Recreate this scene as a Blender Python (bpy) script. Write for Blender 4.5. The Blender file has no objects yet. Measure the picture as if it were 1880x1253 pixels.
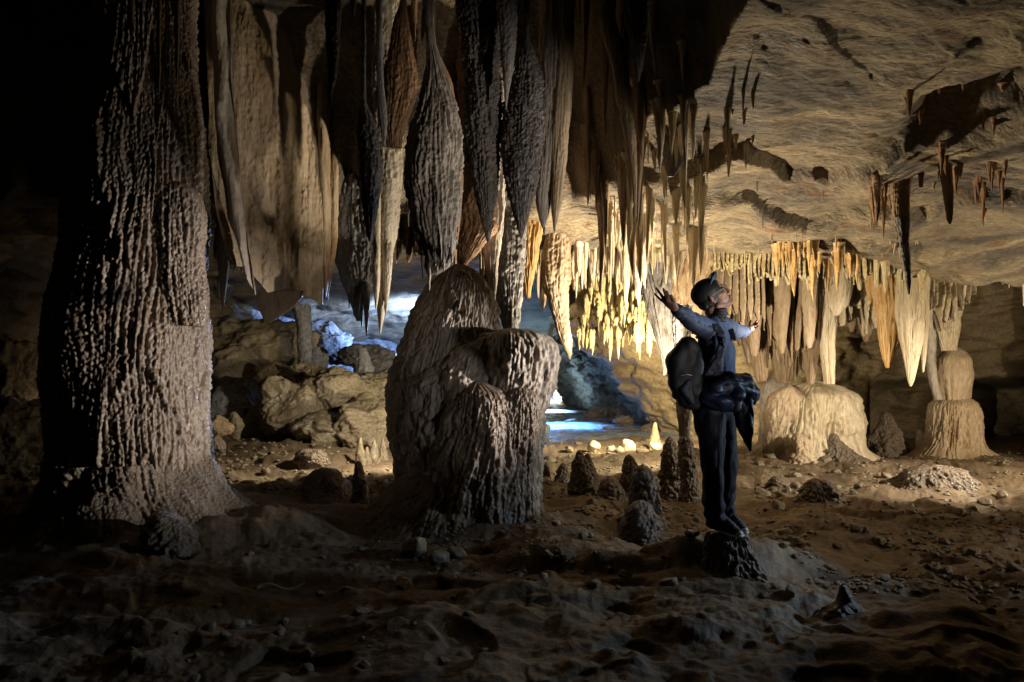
import bpy, bmesh, math, random
import numpy as np
from mathutils import Vector, Matrix
R = math.radians
scene = bpy.context.scene
COL = scene.collection

# ------------------------------------------------------------------ camera
F = 1253.0          # focal length in photograph pixels (24 mm on a 36 mm frame, 1880 px wide)
CH = 1.4            # camera height
HY = 685.0          # row of the horizon
cd = bpy.data.cameras.new('camera'); cam = bpy.data.objects.new('camera', cd); COL.objects.link(cam)
cam.location = (0, 0, CH); cam.rotation_euler = (R(90), 0, 0)
cd.lens = 24; cd.sensor_width = 36; cd.shift_y = (HY - 626.5) / 1880; cd.clip_start = 0.05; cd.clip_end = 200
scene.camera = cam

# ------------------------------------------------------------------ world and light
w = bpy.data.worlds.new('World'); scene.world = w; w.use_nodes = True
bg = w.node_tree.nodes['Background']; bg.inputs[0].default_value = (0.02, 0.03, 0.05, 1); bg.inputs[1].default_value = 0.0
vs = scene.view_settings; vs.view_transform = 'Standard'; vs.look = 'None'; vs.gamma = 1; vs.exposure = 0.0
scene.render.engine = 'CYCLES'
scene.cycles.max_bounces = 4; scene.cycles.diffuse_bounces = 1; scene.cycles.glossy_bounces = 2
scene.cycles.transmission_bounces = 2; scene.cycles.use_denoising = True
scene.cycles.sample_clamp_indirect = 3.0

def lamp(name, loc, power, color, size=0.08, aim=None, cone=None, blend=0.5):
    ld = bpy.data.lights.new(name, 'SPOT' if cone else 'POINT')
    ld.energy = power; ld.color = color; ld.shadow_soft_size = size
    o = bpy.data.objects.new(name, ld); COL.objects.link(o); o.location = loc
    if cone:
        ld.spot_size = R(cone); ld.spot_blend = blend
        v = Vector(aim) - Vector(loc); o.rotation_euler = v.to_track_quat('-Z', 'Y').to_euler()
    return o
lamp('key_lamp', (5.9, 4.95, 1.5), 3600, (1.0, .89, .79), .05, (-3.2, 5.6, 1.55), 21, .95)
lamp('rim_lamp', (5.9, 5.1, 1.5), 750, (1.0, .90, .80), .05, (.2, 5.4, 2.95), 18, .8)
lamp('ground_lamp', (6.3, 4.5, .95), 130, (1.0, .84, .66), .05, (2.0, 5.3, -.05), 44, .9)
lamp('stalactite_lamp', (4.2, 1.6, .7), 720, (1.0, .90, .80), .04, (-.05, 5.4, 2.95), 24, .9)
lamp('dome_lamp', (2.9, 2.0, .9), 110, (1.0, .93, .88), .05, (-.9, 6.2, 1.45), 22, .9)
lamp('person_lamp', (4.9, 4.7, 1.6), 230, (.52, .74, 1.0), .08, (1.4, 4.5, 1.0), 50, .5)
lamp('back_lamp', (2.1, 7.55, 1.15), 460, (1.0, .84, .60), .05, (2.4, 8.6, 3.6), 165, .3)
lamp('fringe_lamp', (1.9, 7.1, 1.2), 850, (1.0, .86, .66), .05, (.35, 7.9, 3.1), 78, .6)
lamp('curtain_lamp', (2.7, 11.2, 1.25), 850, (1.0, .83, .50), .08, (2.2, 13.8, 1.7), 150, .4)
lamp('passage_floor_lamp', (2.6, 10.2, 1.2), 260, (1.0, .88, .6), .06, (1.3, 11.0, 0), 110, .5)
lamp('right_lamp', (7.4, 7.6, .8), 340, (1.0, .83, .58), .05, (5.0, 9.8, 2.0), 150, .4)
lamp('floor_lamp', (6.6, 6.6, 1.7), 900, (1.0, .87, .68), .05, (3.0, 10.0, .1), 74, .9)
lamp('passage_lamp', (1.3, 18.3, 2.1), 5200, (.13, .38, 1.0), .2, (1.2, 17.5, 0), 68, .9)
lamp('passage_deep_lamp', (1.1, 24.5, 2.2), 15000, (.36, .62, 1.0), .2, (.9, 24, 0), 66, .9)
lamp('passage_end_lamp', (.8, 29, 1.2), 16000, (.55, .76, 1.0), .2, (2.0, 35, .8), 90, .6)
lamp('passage_glow_lamp', (.9, 17.0, 1.0), 35, (.15, .38, 1.0), .2)
lamp('left_cave_lamp', (-1.7, 20, 2.6), 8000, (.30, .50, 1.0), .4, (-6.4, 25.5, 2.5), 100, .9)
lamp('left_floor_lamp', (-1.3, 9.5, 1.3), 420, (1.0, .86, .64), .08, (-3.6, 11.5, -.8), 110, .5)
lamp('column_rim_lamp', (-1.2, 9.8, 2.0), 420, (.4, .6, 1.0), .06, (-2.5, 6.2, 1.7), 36, .7)


# ------------------------------------------------------------------ helpers
def P(px, py, d): return Vector(((px - 940) / F * d, d, CH + (HY - py) / F * d))

_rng = np.random.RandomState(7)
_perm = _rng.permutation(256).astype(np.int32); _perm = np.concatenate([_perm, _perm, _perm])
_g = _rng.normal(size=(256, 3)); _g /= np.linalg.norm(_g, axis=1)[:, None]; _g = _g.astype(np.float32)
def noise(x, y, z):
    x, y, z = np.broadcast_arrays(x, y, z)
    x = np.asarray(x, np.float32); y = np.asarray(y, np.float32); z = np.asarray(z, np.float32)
    xi = np.floor(x).astype(np.int32); yi = np.floor(y).astype(np.int32); zi = np.floor(z).astype(np.int32)
    xf = x - xi; yf = y - yi; zf = z - zi
    xi &= 255; yi &= 255; zi &= 255
    u = xf*xf*xf*(xf*(xf*6-15)+10); v = yf*yf*yf*(yf*(yf*6-15)+10); ww = zf*zf*zf*(zf*(zf*6-15)+10)
    def gr(dx, dy, dz):
        g = _g[_perm[_perm[_perm[(xi+dx) & 255] + ((yi+dy) & 255)] + ((zi+dz) & 255)]]
        return g[..., 0]*(xf-dx) + g[..., 1]*(yf-dy) + g[..., 2]*(zf-dz)
    a = gr(0,0,0); a = a + u*(gr(1,0,0)-a); b = gr(0,1,0); b = b + u*(gr(1,1,0)-b); a = a + v*(b-a)
    c = gr(0,0,1); c = c + u*(gr(1,0,1)-c); e = gr(0,1,1); e = e + u*(gr(1,1,1)-e); c = c + v*(e-c)
    return (a + ww*(c-a)) * 1.5
def fbm(x, y, z, o=4, gain=0.5):
    s = 0; a = 1.0
    for k in range(o):
        s = s + a*noise(x*2.0**k + 17.3*k, y*2.0**k - 9.1*k, z*2.0**k + 4.7*k); a *= gain
    return s
def ridg(x, y, z, o=3, gain=0.5):
    s = 0; a = 1.0
    for k in range(o):
        s = s + a*(1 - 2*np.abs(noise(x*2.0**k + 7.3*k, y*2.0**k - 3.1*k, z*2.0**k + 1.7*k))); a *= gain
    return s
def sst(e0, e1, x):
    t = np.clip((x - e0)/(e1 - e0), 0, 1); return t*t*(3 - 2*t)

def mesh_np(name, V, Q, mat, parent=None, smooth=True):
    me = bpy.data.meshes.new(name)
    V = np.ascontiguousarray(V, np.float32); Q = np.ascontiguousarray(Q, np.int32)
    k = Q.shape[1]
    me.vertices.add(len(V)); me.vertices.foreach_set('co', V.ravel())
    me.loops.add(Q.size); me.loops.foreach_set('vertex_index', Q.ravel())
    me.polygons.add(len(Q)); me.polygons.foreach_set('loop_start', np.arange(0, Q.size, k, dtype=np.int32))
    me.update(calc_edges=True)
    me.polygons.foreach_set('use_smooth', np.full(len(Q), smooth, dtype=bool)); me.update()
    me.materials.append(mat)
    o = bpy.data.objects.new(name, me); COL.objects.link(o)
    if parent is not None:
        o.parent = parent; o.matrix_parent_inverse = Matrix.Translation(-parent.location)
    return o
def grid_quads(n, m, wrap=False):
    i = np.arange(n - 1)[:, None]; j = np.arange(m if wrap else m - 1)[None, :]
    j2 = (j + 1) % m
    return np.stack([i*m + j, i*m + j2, (i+1)*m + j2, (i+1)*m + j], -1).reshape(-1, 4)
def tag(o, label, cat, group=None, kind=None):
    if label: o['label'] = label
    if cat: o['category'] = cat
    if group: o['group'] = group
    if kind: o['kind'] = kind
    return o
def struct(o, label=None, cat=None):
    o['kind'] = 'structure'
    if label: o['label'] = label
    if cat: o['category'] = cat
    return o
def root(name, loc, label, cat, group=None):
    o = bpy.data.objects.new(name, None); COL.objects.link(o); o.location = loc
    o.empty_display_size = 0.1
    return tag(o, label, cat, group)

# ------------------------------------------------------------------ materials
def rock_mat(name, c1, c2, c3, scale=1.5, streak=1.0, rough=0.6, bump=0.4, bscale=60, patch=0.55, spec=0.4, fine=0.35, rvar=0.2, bdist=0.01, pit=False):
    m = bpy.data.materials.new(name); m.use_nodes = True
    nt = m.node_tree; N = nt.nodes; L = nt.links
    b = N['Principled BSDF']
    g = N.new('ShaderNodeNewGeometry')
    mp = N.new('ShaderNodeMapping'); mp.inputs['Scale'].default_value = (1, 1, streak); L.new(g.outputs['Position'], mp.inputs['Vector'])
    def nz(s, det, src, rg=0.6, dist=0.0):
        n = N.new('ShaderNodeTexNoise'); n.inputs['Scale'].default_value = s; n.inputs['Detail'].default_value = det
        n.inputs['Roughness'].default_value = rg; n.inputs['Distortion'].default_value = dist; L.new(src, n.inputs['Vector']); return n
    n1 = nz(scale, 5, mp.outputs[0], .6, .4); n2 = nz(scale*2.7, 6, mp.outputs[0], .65, .3); n3 = nz(scale*22, 4, mp.outputs[0], .7)
    def ramp(src, a, c, ca=(0,0,0,1), cc=(1,1,1,1)):
        r = N.new('ShaderNodeValToRGB'); r.color_ramp.elements[0].position = a; r.color_ramp.elements[1].position = c
        r.color_ramp.elements[0].color = ca; r.color_ramp.elements[1].color = cc; L.new(src, r.inputs[0]); return r
    r1 = ramp(n1.outputs[0], .36, .66, c1 + (1,), c2 + (1,))
    r2 = ramp(n2.outputs[0], patch, patch + .14)
    mx = N.new('ShaderNodeMix'); mx.data_type = 'RGBA'; L.new(r2.outputs[0], mx.inputs[0]); L.new(r1.outputs[0], mx.inputs[6]); mx.inputs[7].default_value = c3 + (1,)
    r3 = ramp(n3.outputs[0], .3, .75, (1-fine,)*3 + (1,), (1+fine*.6,)*3 + (1,))
    mm = N.new('ShaderNodeMix'); mm.data_type = 'RGBA'; mm.blend_type = 'MULTIPLY'; mm.inputs[0].default_value = 1; mm.clamp_result = False
    L.new(mx.outputs[2], mm.inputs[6]); L.new(r3.outputs[0], mm.inputs[7]); L.new(mm.outputs[2], b.inputs['Base Color'])
    rr = N.new('ShaderNodeMapRange'); L.new(n2.outputs[0], rr.inputs[0]); rr.inputs[1].default_value = .3; rr.inputs[2].default_value = .7
    rr.inputs[3].default_value = min(1, rough + rvar); rr.inputs[4].default_value = max(.1, rough - rvar); L.new(rr.outputs[0], b.inputs['Roughness'])
    b.inputs['Specular IOR Level'].default_value = spec
    nb = nz(bscale, 6, mp.outputs[0], .7)
    bp = N.new('ShaderNodeBump'); bp.inputs['Strength'].default_value = bump; bp.inputs['Distance'].default_value = bdist
    hs = nb.outputs[0]
    if pit:
        vo = N.new('ShaderNodeTexVoronoi'); vo.inputs['Scale'].default_value = bscale*.6; L.new(mp.outputs[0], vo.inputs['Vector'])
        ma = N.new('ShaderNodeMath'); ma.operation = 'SUBTRACT'; L.new(nb.outputs[0], ma.inputs[0]); L.new(vo.outputs[0], ma.inputs[1]); hs = ma.outputs[0]
    L.new(hs, bp.inputs['Height']); L.new(bp.outputs[0], b.inputs['Normal'])
    return m
M = {}
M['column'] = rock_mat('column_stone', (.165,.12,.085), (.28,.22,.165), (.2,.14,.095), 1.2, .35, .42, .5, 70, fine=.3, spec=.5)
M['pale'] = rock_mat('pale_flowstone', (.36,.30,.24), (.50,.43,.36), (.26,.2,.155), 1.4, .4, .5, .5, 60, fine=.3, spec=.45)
M['fluted'] = rock_mat('fluted_grey_stone', (.24,.20,.16), (.40,.345,.28), (.16,.12,.09), 2.2, .25, .5, .8, 60, fine=.4)
M['tan'] = rock_mat('tan_drapery', (.36,.26,.16), (.5,.385,.25), (.33,.19,.09), 1.6, .25, .55, .4, 70, fine=.3)
M['orange'] = rock_mat('orange_drapery', (.48,.27,.09), (.6,.4,.17), (.4,.2,.07), 2, .25, .5, .4, 60, fine=.25)
M['cream'] = rock_mat('cream_dripstone', (.5,.4,.25), (.66,.56,.4), (.42,.27,.12), 2, .25, .5, .4, 60, fine=.25, patch=.6)
M['brown'] = rock_mat('brown_drapery', (.24,.16,.085), (.36,.26,.155), (.18,.105,.05), 1.6, .22, .55, .5, 60, fine=.35)
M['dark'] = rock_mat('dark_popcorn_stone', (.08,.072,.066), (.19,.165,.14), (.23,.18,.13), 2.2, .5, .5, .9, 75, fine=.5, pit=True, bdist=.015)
M['grey'] = rock_mat('grey_dripstone', (.16,.15,.145), (.28,.255,.23), (.13,.1,.08), 2.0, .4, .5, .7, 65, fine=.4)
M['rust'] = rock_mat('rusty_drapery', (.26,.13,.055), (.36,.22,.12), (.16,.08,.04), 2.0, .3, .55, .6, 60, fine=.4)
M['ceil'] = rock_mat('ceiling_rock', (.12,.10,.08), (.50,.39,.235), (.27,.14,.06), .9, 1, .6, 1.0, 7, patch=.57, fine=.6, bdist=.09)
mp_ = [n for n in M['ceil'].node_tree.nodes if n.type == 'MAPPING'][0]; mp_.inputs['Scale'].default_value = (.8, 2.6, 1.5); mp_.inputs['Rotation'].default_value = (0, 0, .45)
M['gold'] = rock_mat('golden_flowstone', (.55,.43,.22), (.7,.6,.38), (.42,.28,.12), 1.6, .4, .5, .7, 20, fine=.4, bdist=.03)
M['water'] = rock_mat('shallow_water', (.22,.25,.28), (.36,.40,.44), (.45,.48,.52), .9, 1, .25, .8, 5, fine=.6, spec=.8, bdist=.08)
M['wall'] = rock_mat('wall_rock', (.2,.15,.09), (.4,.31,.18), (.3,.2,.1), .9, 1, .6, .8, 14, fine=.45, bdist=.05)
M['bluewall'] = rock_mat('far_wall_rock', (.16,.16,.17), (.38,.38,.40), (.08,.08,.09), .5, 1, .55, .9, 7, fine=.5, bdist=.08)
M['mud'] = rock_mat('cave_mud', (.17,.12,.075), (.29,.215,.14), (.23,.19,.14), .9, 1, .62, .6, 30, fine=.45, spec=.3, bdist=.02)
M['stump'] = rock_mat('stalagmite_stone', (.15,.11,.075), (.25,.195,.14), (.1,.075,.055), 3, 1, .4, .9, 60, fine=.5, pit=True, bdist=.015, spec=.6)
M['boulder'] = rock_mat('boulder_stone', (.2,.16,.1), (.34,.28,.19), (.42,.38,.3), 1.2, 1, .5, .8, 16, fine=.5, spec=.5, bdist=.04)

# ------------------------------------------------------------------ the cave itself
A_, B_ = 4.6, 0.2
def pxof(x, y): return 940 + F*x/np.maximum(y, .6)
def ceilz(x, y):
    x = np.asarray(x, float); y = np.asarray(y, float)
    base = A_ - B_*y
    px = pxof(x, y); py = HY - F*(base - CH)/np.maximum(y, .6)
    lip = np.interp(px, [600, 1600, 1720, 2200], [8.25, 8.3, 9.2, 9.6]) + .25*noise(x*.9, 0, 3.3)
    far = np.interp(y - lip, [0, .25, 2, 10, 30], [0, .45, 1.2, 3.0, 4.0])
    wx = 25*noise(x*1.3, y*1.3, 5) + 10*noise(x*4, y*4, 8)
    Rc = np.interp(px, [-2000, 1050, 1120, 1190, 1300, 1350, 1420, 1500, 3000], [386, 386, 350, 215, 165, 70, -60, -400, -600])
    rec = sst(0, 60, Rc - (py + wx))
    z = base + far + 1.7*rec
    # wavy ledges: the near side stands higher, so a short face looks at the camera
    for xs, ys, h in (([1150,1230,1290,1370,1410,1450,1520,1600,1660,1760,1880,2100], [300,318,296,272,300,325,322,284,258,235,215,180], .13),
                      ([1150,1290,1350,1400,1480,1530,1600,1700,1800,1900,2200], [390,345,345,360,385,380,366,378,350,345,330], .15),
                      ([1150,1300,1450,1500,1600,1750,1880,2200], [420,432,425,410,405,455,470,470], .10),
                      ([1380,1500,1600,1700,1880,2200], [10,60,150,120,60,20], .02)):
        c = np.interp(px, xs, ys) + 6*noise(x*5, y*5, h*50)
        q = py - c
        act = sst(1120, 1260, px)*(1-rec)
        z = z - act*h*sst(0, 7, q)*(1 - sst(20, 150, q))
    qq = y*3.1 - x*.9 + 1.1*noise(x*.7, y*.7, 31) + .5*noise(x*2.2, y*2.2, 32) + .15*noise(x*7, y*7, 33)
    fr = qq - np.floor(qq); z = z + (1-rec)*.03*(.4 + noise(x*.9, y*.9, 35))*(sst(0, .1, fr) - fr)
    q3 = y*9 - x*3.4 + 1.6*noise(x*1.7, y*1.7, 36) + .5*noise(x*8, y*8, 37); fr = q3 - np.floor(q3); z = z + (1-rec)*.016*np.clip(1.6*noise(x*1.3, y*1.3, 38), 0, 1)*(sst(0, .15, fr) - fr)
    # dark hollow high on the right
    hx = (px - 1800)/115; hy = (py - (205 - .28*(px-1800)))/42
    z = z + .55*np.exp(-(hx**2 + hy**2)**1.5)
    amp = 1 + .6*sst(9, 20, y)
    z = z + amp*(.15*fbm(x*.8, y*.8, 1.5, 3) + .045*fbm(x*1.9 + .6*y, y*2.6 - .8*x, 6.5, 2) + .018*fbm(x*1.6+y*.8, y*5.5-x*1.6, 4.2, 4, .6) + .006*fbm(x*9, y*13, 9, 3))
    return z
def floorz(x, y):
    x = np.asarray(x, float); y = np.asarray(y, float)
    px = pxof(x, y); py = HY + F*CH/np.maximum(y, 1.0)
    z = .10*fbm(x*.45, y*.45, 11, 3) + .045*fbm(x*1.6, y*2.2, 12, 4, .55)*sst(-1,2,y) + .012*ridg(x*5, y*7, 13, 3)*sst(-.3, .3, noise(x*.7, y*.8, 84)) + .05*sst(.15, .4, noise(x*1.3 + 5, y*2.0, 71))*(1 + .6*noise(x*6, y*6, 72)) - .04*sst(.2, .35, noise(x*2.1 - 3, y*3.4, 73)) + .012*fbm(x*13, y*13, 3, 4, .6)*sst(12, 8, y)*sst(-.2, .3, noise(x*.8, y*.9, 83)) + .02*sst(.25, .33, noise(x*3.1, y*4.2, 81))*(.6 + noise(x*9, y*9, 82))
    n = noise(x*1.1, y*1.1, 21)*22 + noise(x*4, y*4, 22)*9
    for xs, ys, h, run in (([300,620,760,880,1100,1300,1420,1500], [1010,1000,1018,1030,1046,1072,1060,1020], .17, 70),
                      ([300,640,760,900,1120,1250,1500], [1110,1090,1110,1150,1118,1190,1180], .09, 60),
                      ([500,800,1000,1200,1400,1880], [1200,1165,1150,1172,1225,1230], .10, 60),
                      ([1400,1480,1600,1700,1880,2100], [835,862,858,872,860,850], .06, 20),
                      ([1400,1500,1600,1700,1880,2100], [905,925,932,905,930,960], .07, 30),
                      ([1380,1500,1640,1700,1880,2100], [985,1000,1012,1050,1030,1030], .07, 50),
                      ([380,480,600,720], [830,842,836,850], .08, 20)):
        c = np.interp(px, xs, ys) + n*(py-680)/300.
        q = c - py
        hm = .55 + .9*noise(x*1.4, y*1.4, h*90)
        z = z + .75*h*hm*sst(xs[0], xs[0]+90, px)*sst(xs[-1], xs[-1]-90, px)*sst(-16, 8, q)*(1 - sst(10, run*1.6, q))
    z = z + 1.1*sst(-5.6, -9.0, x - .0*y) + .5*sst(7.0, 11, x)*(1-sst(8,12,y))
    for (cx, cy, s, h) in ((-2.6, 17, 2.2, .8), (1.35, 4.55, .42, .1), (-.2, 6.5, 1.2, .10), (-3.2, 5.95, 1.5, .18)):
        z = z + h*np.exp(-((x-cx)**2 + (y-cy)**2)/s**2)
    z = z + .22*fbm(x*1.3, y*1.3, 61, 4, .55)*sst(13, 17, y)*sst(-.6, -1.4, x)
    z = z - .05*np.exp(-((x-.8)**2/3 + (y-13)**2/6))
    return z
def fz(x, y): return float(floorz(np.array([x]), np.array([y]))[0])
def cz(x, y): return float(ceilz(np.array([x]), np.array([y]))[0])

def fan(rows, t, fn, name, mat):
    Y = rows[:, None]*np.ones((1, len(t))); X = np.sqrt(Y**2 + 4)*t[None, :]
    Z = fn(X, Y)
    return mesh_np(name, np.stack([X, Y, Z], -1).reshape(-1, 3), grid_quads(*X.shape), mat)
pr = np.arange(-420, 440, 2.2); s_ = (HY - pr)/F
rows = np.concatenate([np.linspace(-5, 3.0, 40)[:-1], (A_-CH)/(s_ + B_)[:], np.linspace(8.25, 10.5, 60)[1:], np.linspace(10.8, 40, 80)])
rows = np.sort(rows)
t = np.concatenate([np.linspace(-2.2, -.82, 60)[:-1], np.linspace(-.82, .2, 330)[:-1], np.linspace(.2, .82, 330)[:-1], np.linspace(.82, 2.2, 60)])
struct(fan(rows, t, ceilz, 'cave_ceiling', M['ceil']), 'rough pale limestone ceiling of the cave sloping down to the back', 'ceiling')
pr = np.arange(1300, 745, -1.9)
rows = np.concatenate([np.linspace(-5, 2.6, 60), F*CH/(pr - HY), np.linspace(30, 42, 14)])
rows = np.unique(np.round(rows, 4))
t = np.concatenate([np.linspace(-2.2, -.82, 50)[:-1], np.linspace(-.82, .82, 800)[:-1], np.linspace(.82, 2.2, 50)])
struct(fan(rows, t, floorz, 'cave_floor', M['mud']), 'brown muddy cave floor with low terraces', 'ground')

def wall_path(name, pts, zr, nz_, nu, mat, disp=.35, seed=0, lean=None, post=None):
    pts = np.array(pts, float); s = np.concatenate([[0], np.cumsum(np.linalg.norm(np.diff(pts, axis=0), axis=1))])
    u = np.linspace(0, s[-1], nu); X0 = np.interp(u, s, pts[:, 0]); Y0 = np.interp(u, s, pts[:, 1])
    k = 9; ker = np.ones(k)/k
    Xs = np.convolve(np.pad(X0, k//2, mode='edge'), ker, 'valid'); Ys = np.convolve(np.pad(Y0, k//2, mode='edge'), ker, 'valid')
    tx = np.gradient(Xs); ty = np.gradient(Ys); ln = np.hypot(tx, ty) + 1e-6; nx = -ty/ln; ny = tx/ln
    Z = np.linspace(zr[0], zr[1], nz_)[None, :]*np.ones((nu, 1))
    X = Xs[:, None]*np.ones_like(Z); Y = Ys[:, None]*np.ones_like(Z)
    if lean is not None: X, Y = lean(X, Y, Z)
    dd = disp*(fbm(X*.5, Y*.5, Z*.8 + seed, 6, .62) + .35*ridg(X*1.2, Y*1.2, Z*1.7 + seed, 3) )
    X = X + nx[:, None]*dd; Y = Y + ny[:, None]*dd; Z = Z + .1*fbm(X, Y, Z + 5, 3)
    if post is not None: X, Y, Z = post(X, Y, Z)
    return mesh_np(name, np.stack([X, Y, Z], -1).reshape(-1, 3), grid_quads(nu, nz_), mat)
# left and far walls
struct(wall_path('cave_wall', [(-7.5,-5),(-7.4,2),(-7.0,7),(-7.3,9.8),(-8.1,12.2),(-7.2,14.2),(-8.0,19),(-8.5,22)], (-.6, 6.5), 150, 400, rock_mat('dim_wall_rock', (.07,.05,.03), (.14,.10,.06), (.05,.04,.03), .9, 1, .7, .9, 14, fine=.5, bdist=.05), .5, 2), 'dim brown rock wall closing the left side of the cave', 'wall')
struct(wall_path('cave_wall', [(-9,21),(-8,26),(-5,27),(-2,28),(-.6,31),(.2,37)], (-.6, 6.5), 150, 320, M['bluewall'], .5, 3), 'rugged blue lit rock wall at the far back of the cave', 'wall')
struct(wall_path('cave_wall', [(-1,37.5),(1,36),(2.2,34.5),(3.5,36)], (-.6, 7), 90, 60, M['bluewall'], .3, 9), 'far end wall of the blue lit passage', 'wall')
def gold_lean(X, Y, Z):
    e = np.interp(Z, [-.5, .1, 1.0, 2.46, 3.5, 7], [3.6, 3.5, 2.75, 1.2, .9, .9])      # left edge of the rock mass leans out over the passage
    wgt = sst(5.2, 3.6, X)*(1 - .7*sst(15.3, 18.5, Y))
    return X + (e - 3.5)*wgt, Y
def gold_post(X, Y, Z):
    px = 940 + F*X/Y; 
    low = sst(1.35, 1.0, Z)*(sst(1590, 1640, px)*sst(1760, 1720, px)*.8 + sst(1775, 1820, px)*2.4)
    ledge = .45*sst(1.5, 1.75, Z - .12*np.sin(px/45.))*sst(1740, 1800, px)
    return X, Y + low - ledge, Z
struct(wall_path('cave_wall', [(2.1,35),(2.1,29),(2.9,21),(3.5,15.4),(3.9,14.3),(5,14),(7,13.9),(8.6,14),(10,13.2),(13,12),(15,9),(16,4),(16,-5)], (-.5, 6.5), 260, 760, M['wall'], .3, 5, gold_lean, gold_post), 'golden brown rock wall behind the curtains and the person', 'wall')

# ------------------------------------------------------------------ dripstone builder
def flow(name, prof, d, mat, parent=None, depth=.8, nf=0, fa=.02, lump=.03, lf=3., pop=.0, pf=22., seed=0, top_round=0, bot_round=0,
         res=1.0, zoff=0, warp=1.0, swell=0., ybend=0., closed=True, beads=.3, grain=.004, tier=0., tf=.8):
    """round dripstone body: prof = rows (py, left px, right px) seen at distance d; flutes, lumps and popcorn are real relief"""
    pr = np.array(prof, float)
    H = pr[-1, 0] - pr[0, 0]; W = (pr[:, 2] - pr[:, 1]).max()
    n = int(np.clip(H/2.2*res, 12, 520)); m = int(np.clip(W*1.75*res, 14, 620))
    py = np.linspace(pr[0, 0], pr[-1, 0], n)
    l = np.interp(py, pr[:, 0], pr[:, 1]); r = np.interp(py, pr[:, 0], pr[:, 2])
    k = max(3, int(n*.06)) | 1; ker = np.hanning(k + 2)[1:-1]; ker /= ker.sum()
    def smo(a):
        h = k//2
        p = np.concatenate([2*a[0] - a[h:0:-1], a, 2*a[-1] - a[-2:-h-2:-1]]); return np.convolve(p, ker, 'valid')
    l = smo(l); r = smo(r); r = np.maximum(r, l + .5)
    cx = ((l + r)/2 - 940)/F*d; rx = (r - l)/2/F*d; z = CH + (HY - py)/F*d
    if top_round:
        tt = np.clip((py - py[0])/top_round, 0, 1); rx = rx*np.sqrt(np.clip(1 - (1-tt)**2, .0004, 1))
    if bot_round:
        tt = np.clip((py[-1] - py)/bot_round, 0, 1); rx = rx*np.sqrt(np.clip(1 - (1-tt)**2, .0004, 1))
    th = np.linspace(0, 2*np.pi, m, endpoint=False)[None, :]
    c, s = np.cos(th), np.sin(th)
    Z = z[:, None]*np.ones_like(c); RX = rx[:, None]; RY = RX*depth
    CX = cx[:, None]; SX = c*RX; SY = s*RY
    X0 = CX + SX; Y0 = d + SY + ybend*np.sin(Z*3 + seed)
    sd = seed*3.71
    D = lump*fbm(X0*lf + sd, Y0*lf, Z*lf*.6, 3)
    if nf:
        uu = th/(2*np.pi)*nf
        wp = warp*(1.1*noise(c*2.2 + sd, s*2.2, Z*.9) + .5*noise(c*6 + sd, s*6, Z*2.2))
        u1 = uu + wp*1.2
        rod = np.abs(np.sin(np.pi*u1))**.75
        mod = .6 + 1.1*noise(c*3 + sd, s*3, Z*1.1)
        u2 = uu*2.3 + wp*2 + 1.7*noise(c*4, s*4 + sd, Z*1.5)
        ff = (sst(-5, 70, py - py[0])*.85 + .15)[:, None] if top_round else 1.0
        D = D*1.0 + ff*fa*np.clip(mod, .12, 1.35)*(rod - .65) + fa*.38*(np.abs(np.sin(np.pi*u2))**.8 - .6)
        D = D + fa*beads*noise(c*nf*.55 + sd, s*nf*.55, Z*nf*.35/max(.08, rx.max()))
    if tier:
        q_ = Z*tf + 1.3*noise(c*1.6 + sd, s*1.6, Z*.4) + .35*noise(c*6 + sd, s*6, Z); q_ = 1 - (q_ - np.floor(q_))
        D = D + tier*(q_**2*sst(1.0, .93, q_) - .3)
    if pop:
        D = D + pop*(np.abs(noise(X0*pf + sd, Y0*pf, Z*pf))*2.2 - .5 + .5*noise(X0*pf*2.2, Y0*pf*2.2 + sd, Z*pf*2.2))
    D = D + grain*(noise(X0*38, Y0*38, Z*26) + .6*noise(X0*85, Y0*85, Z*60))
    lim = np.clip(RX/(2.2*(fa*(1 if nf else 0) + lump + pop + 1e-4)), 0, 1)
    D = D*lim
    X = CX + SX + c*D; Y = d + SY + s*D + ybend*np.sin(Z*3 + seed)
    Z = Z + zoff
    V = np.stack([X, Y, Z], -1).reshape(-1, 3); Q = grid_quads(n, m, True)[:, ::-1]
    if closed:
        # close the ends with degenerate quads to the middle vertex
        V = np.concatenate([V, [[cx[0], d, z[0] + zoff]], [[cx[-1], d, z[-1] + zoff]]])
        j = np.arange(m); j2 = (j+1) % m; a = n*m; 
        T = np.stack([np.full(m, a), j, j2], -1)
        Bq = np.stack([np.full(m, a+1), (n-1)*m + j2, (n-1)*m + j], -1)
        base = np.array([cx[0] if H < 0 else float(cx.mean()), d, 0])
        o = mesh_np(name, V, np.concatenate([Q[:, [0, 1, 2]], Q[:, [0, 2, 3]], T[:, ::-1], Bq[:, ::-1]]), mat, parent)
    else:
        o = mesh_np(name, V, Q, mat, parent)
    return o
def origin_to(o, p):
    p = Vector(p); o.data.transform(Matrix.Translation(-p)); o.location = p
def thing(name, prof, d, mat, label, cat, group=None, hang=True, **kw):
    o = flow(name, prof, d, mat, None, **kw)
    e = prof[0] if hang else prof[-1]
    origin_to(o, P((e[1]+e[2])/2, e[0], d)); return tag(o, label, cat, group)

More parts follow.
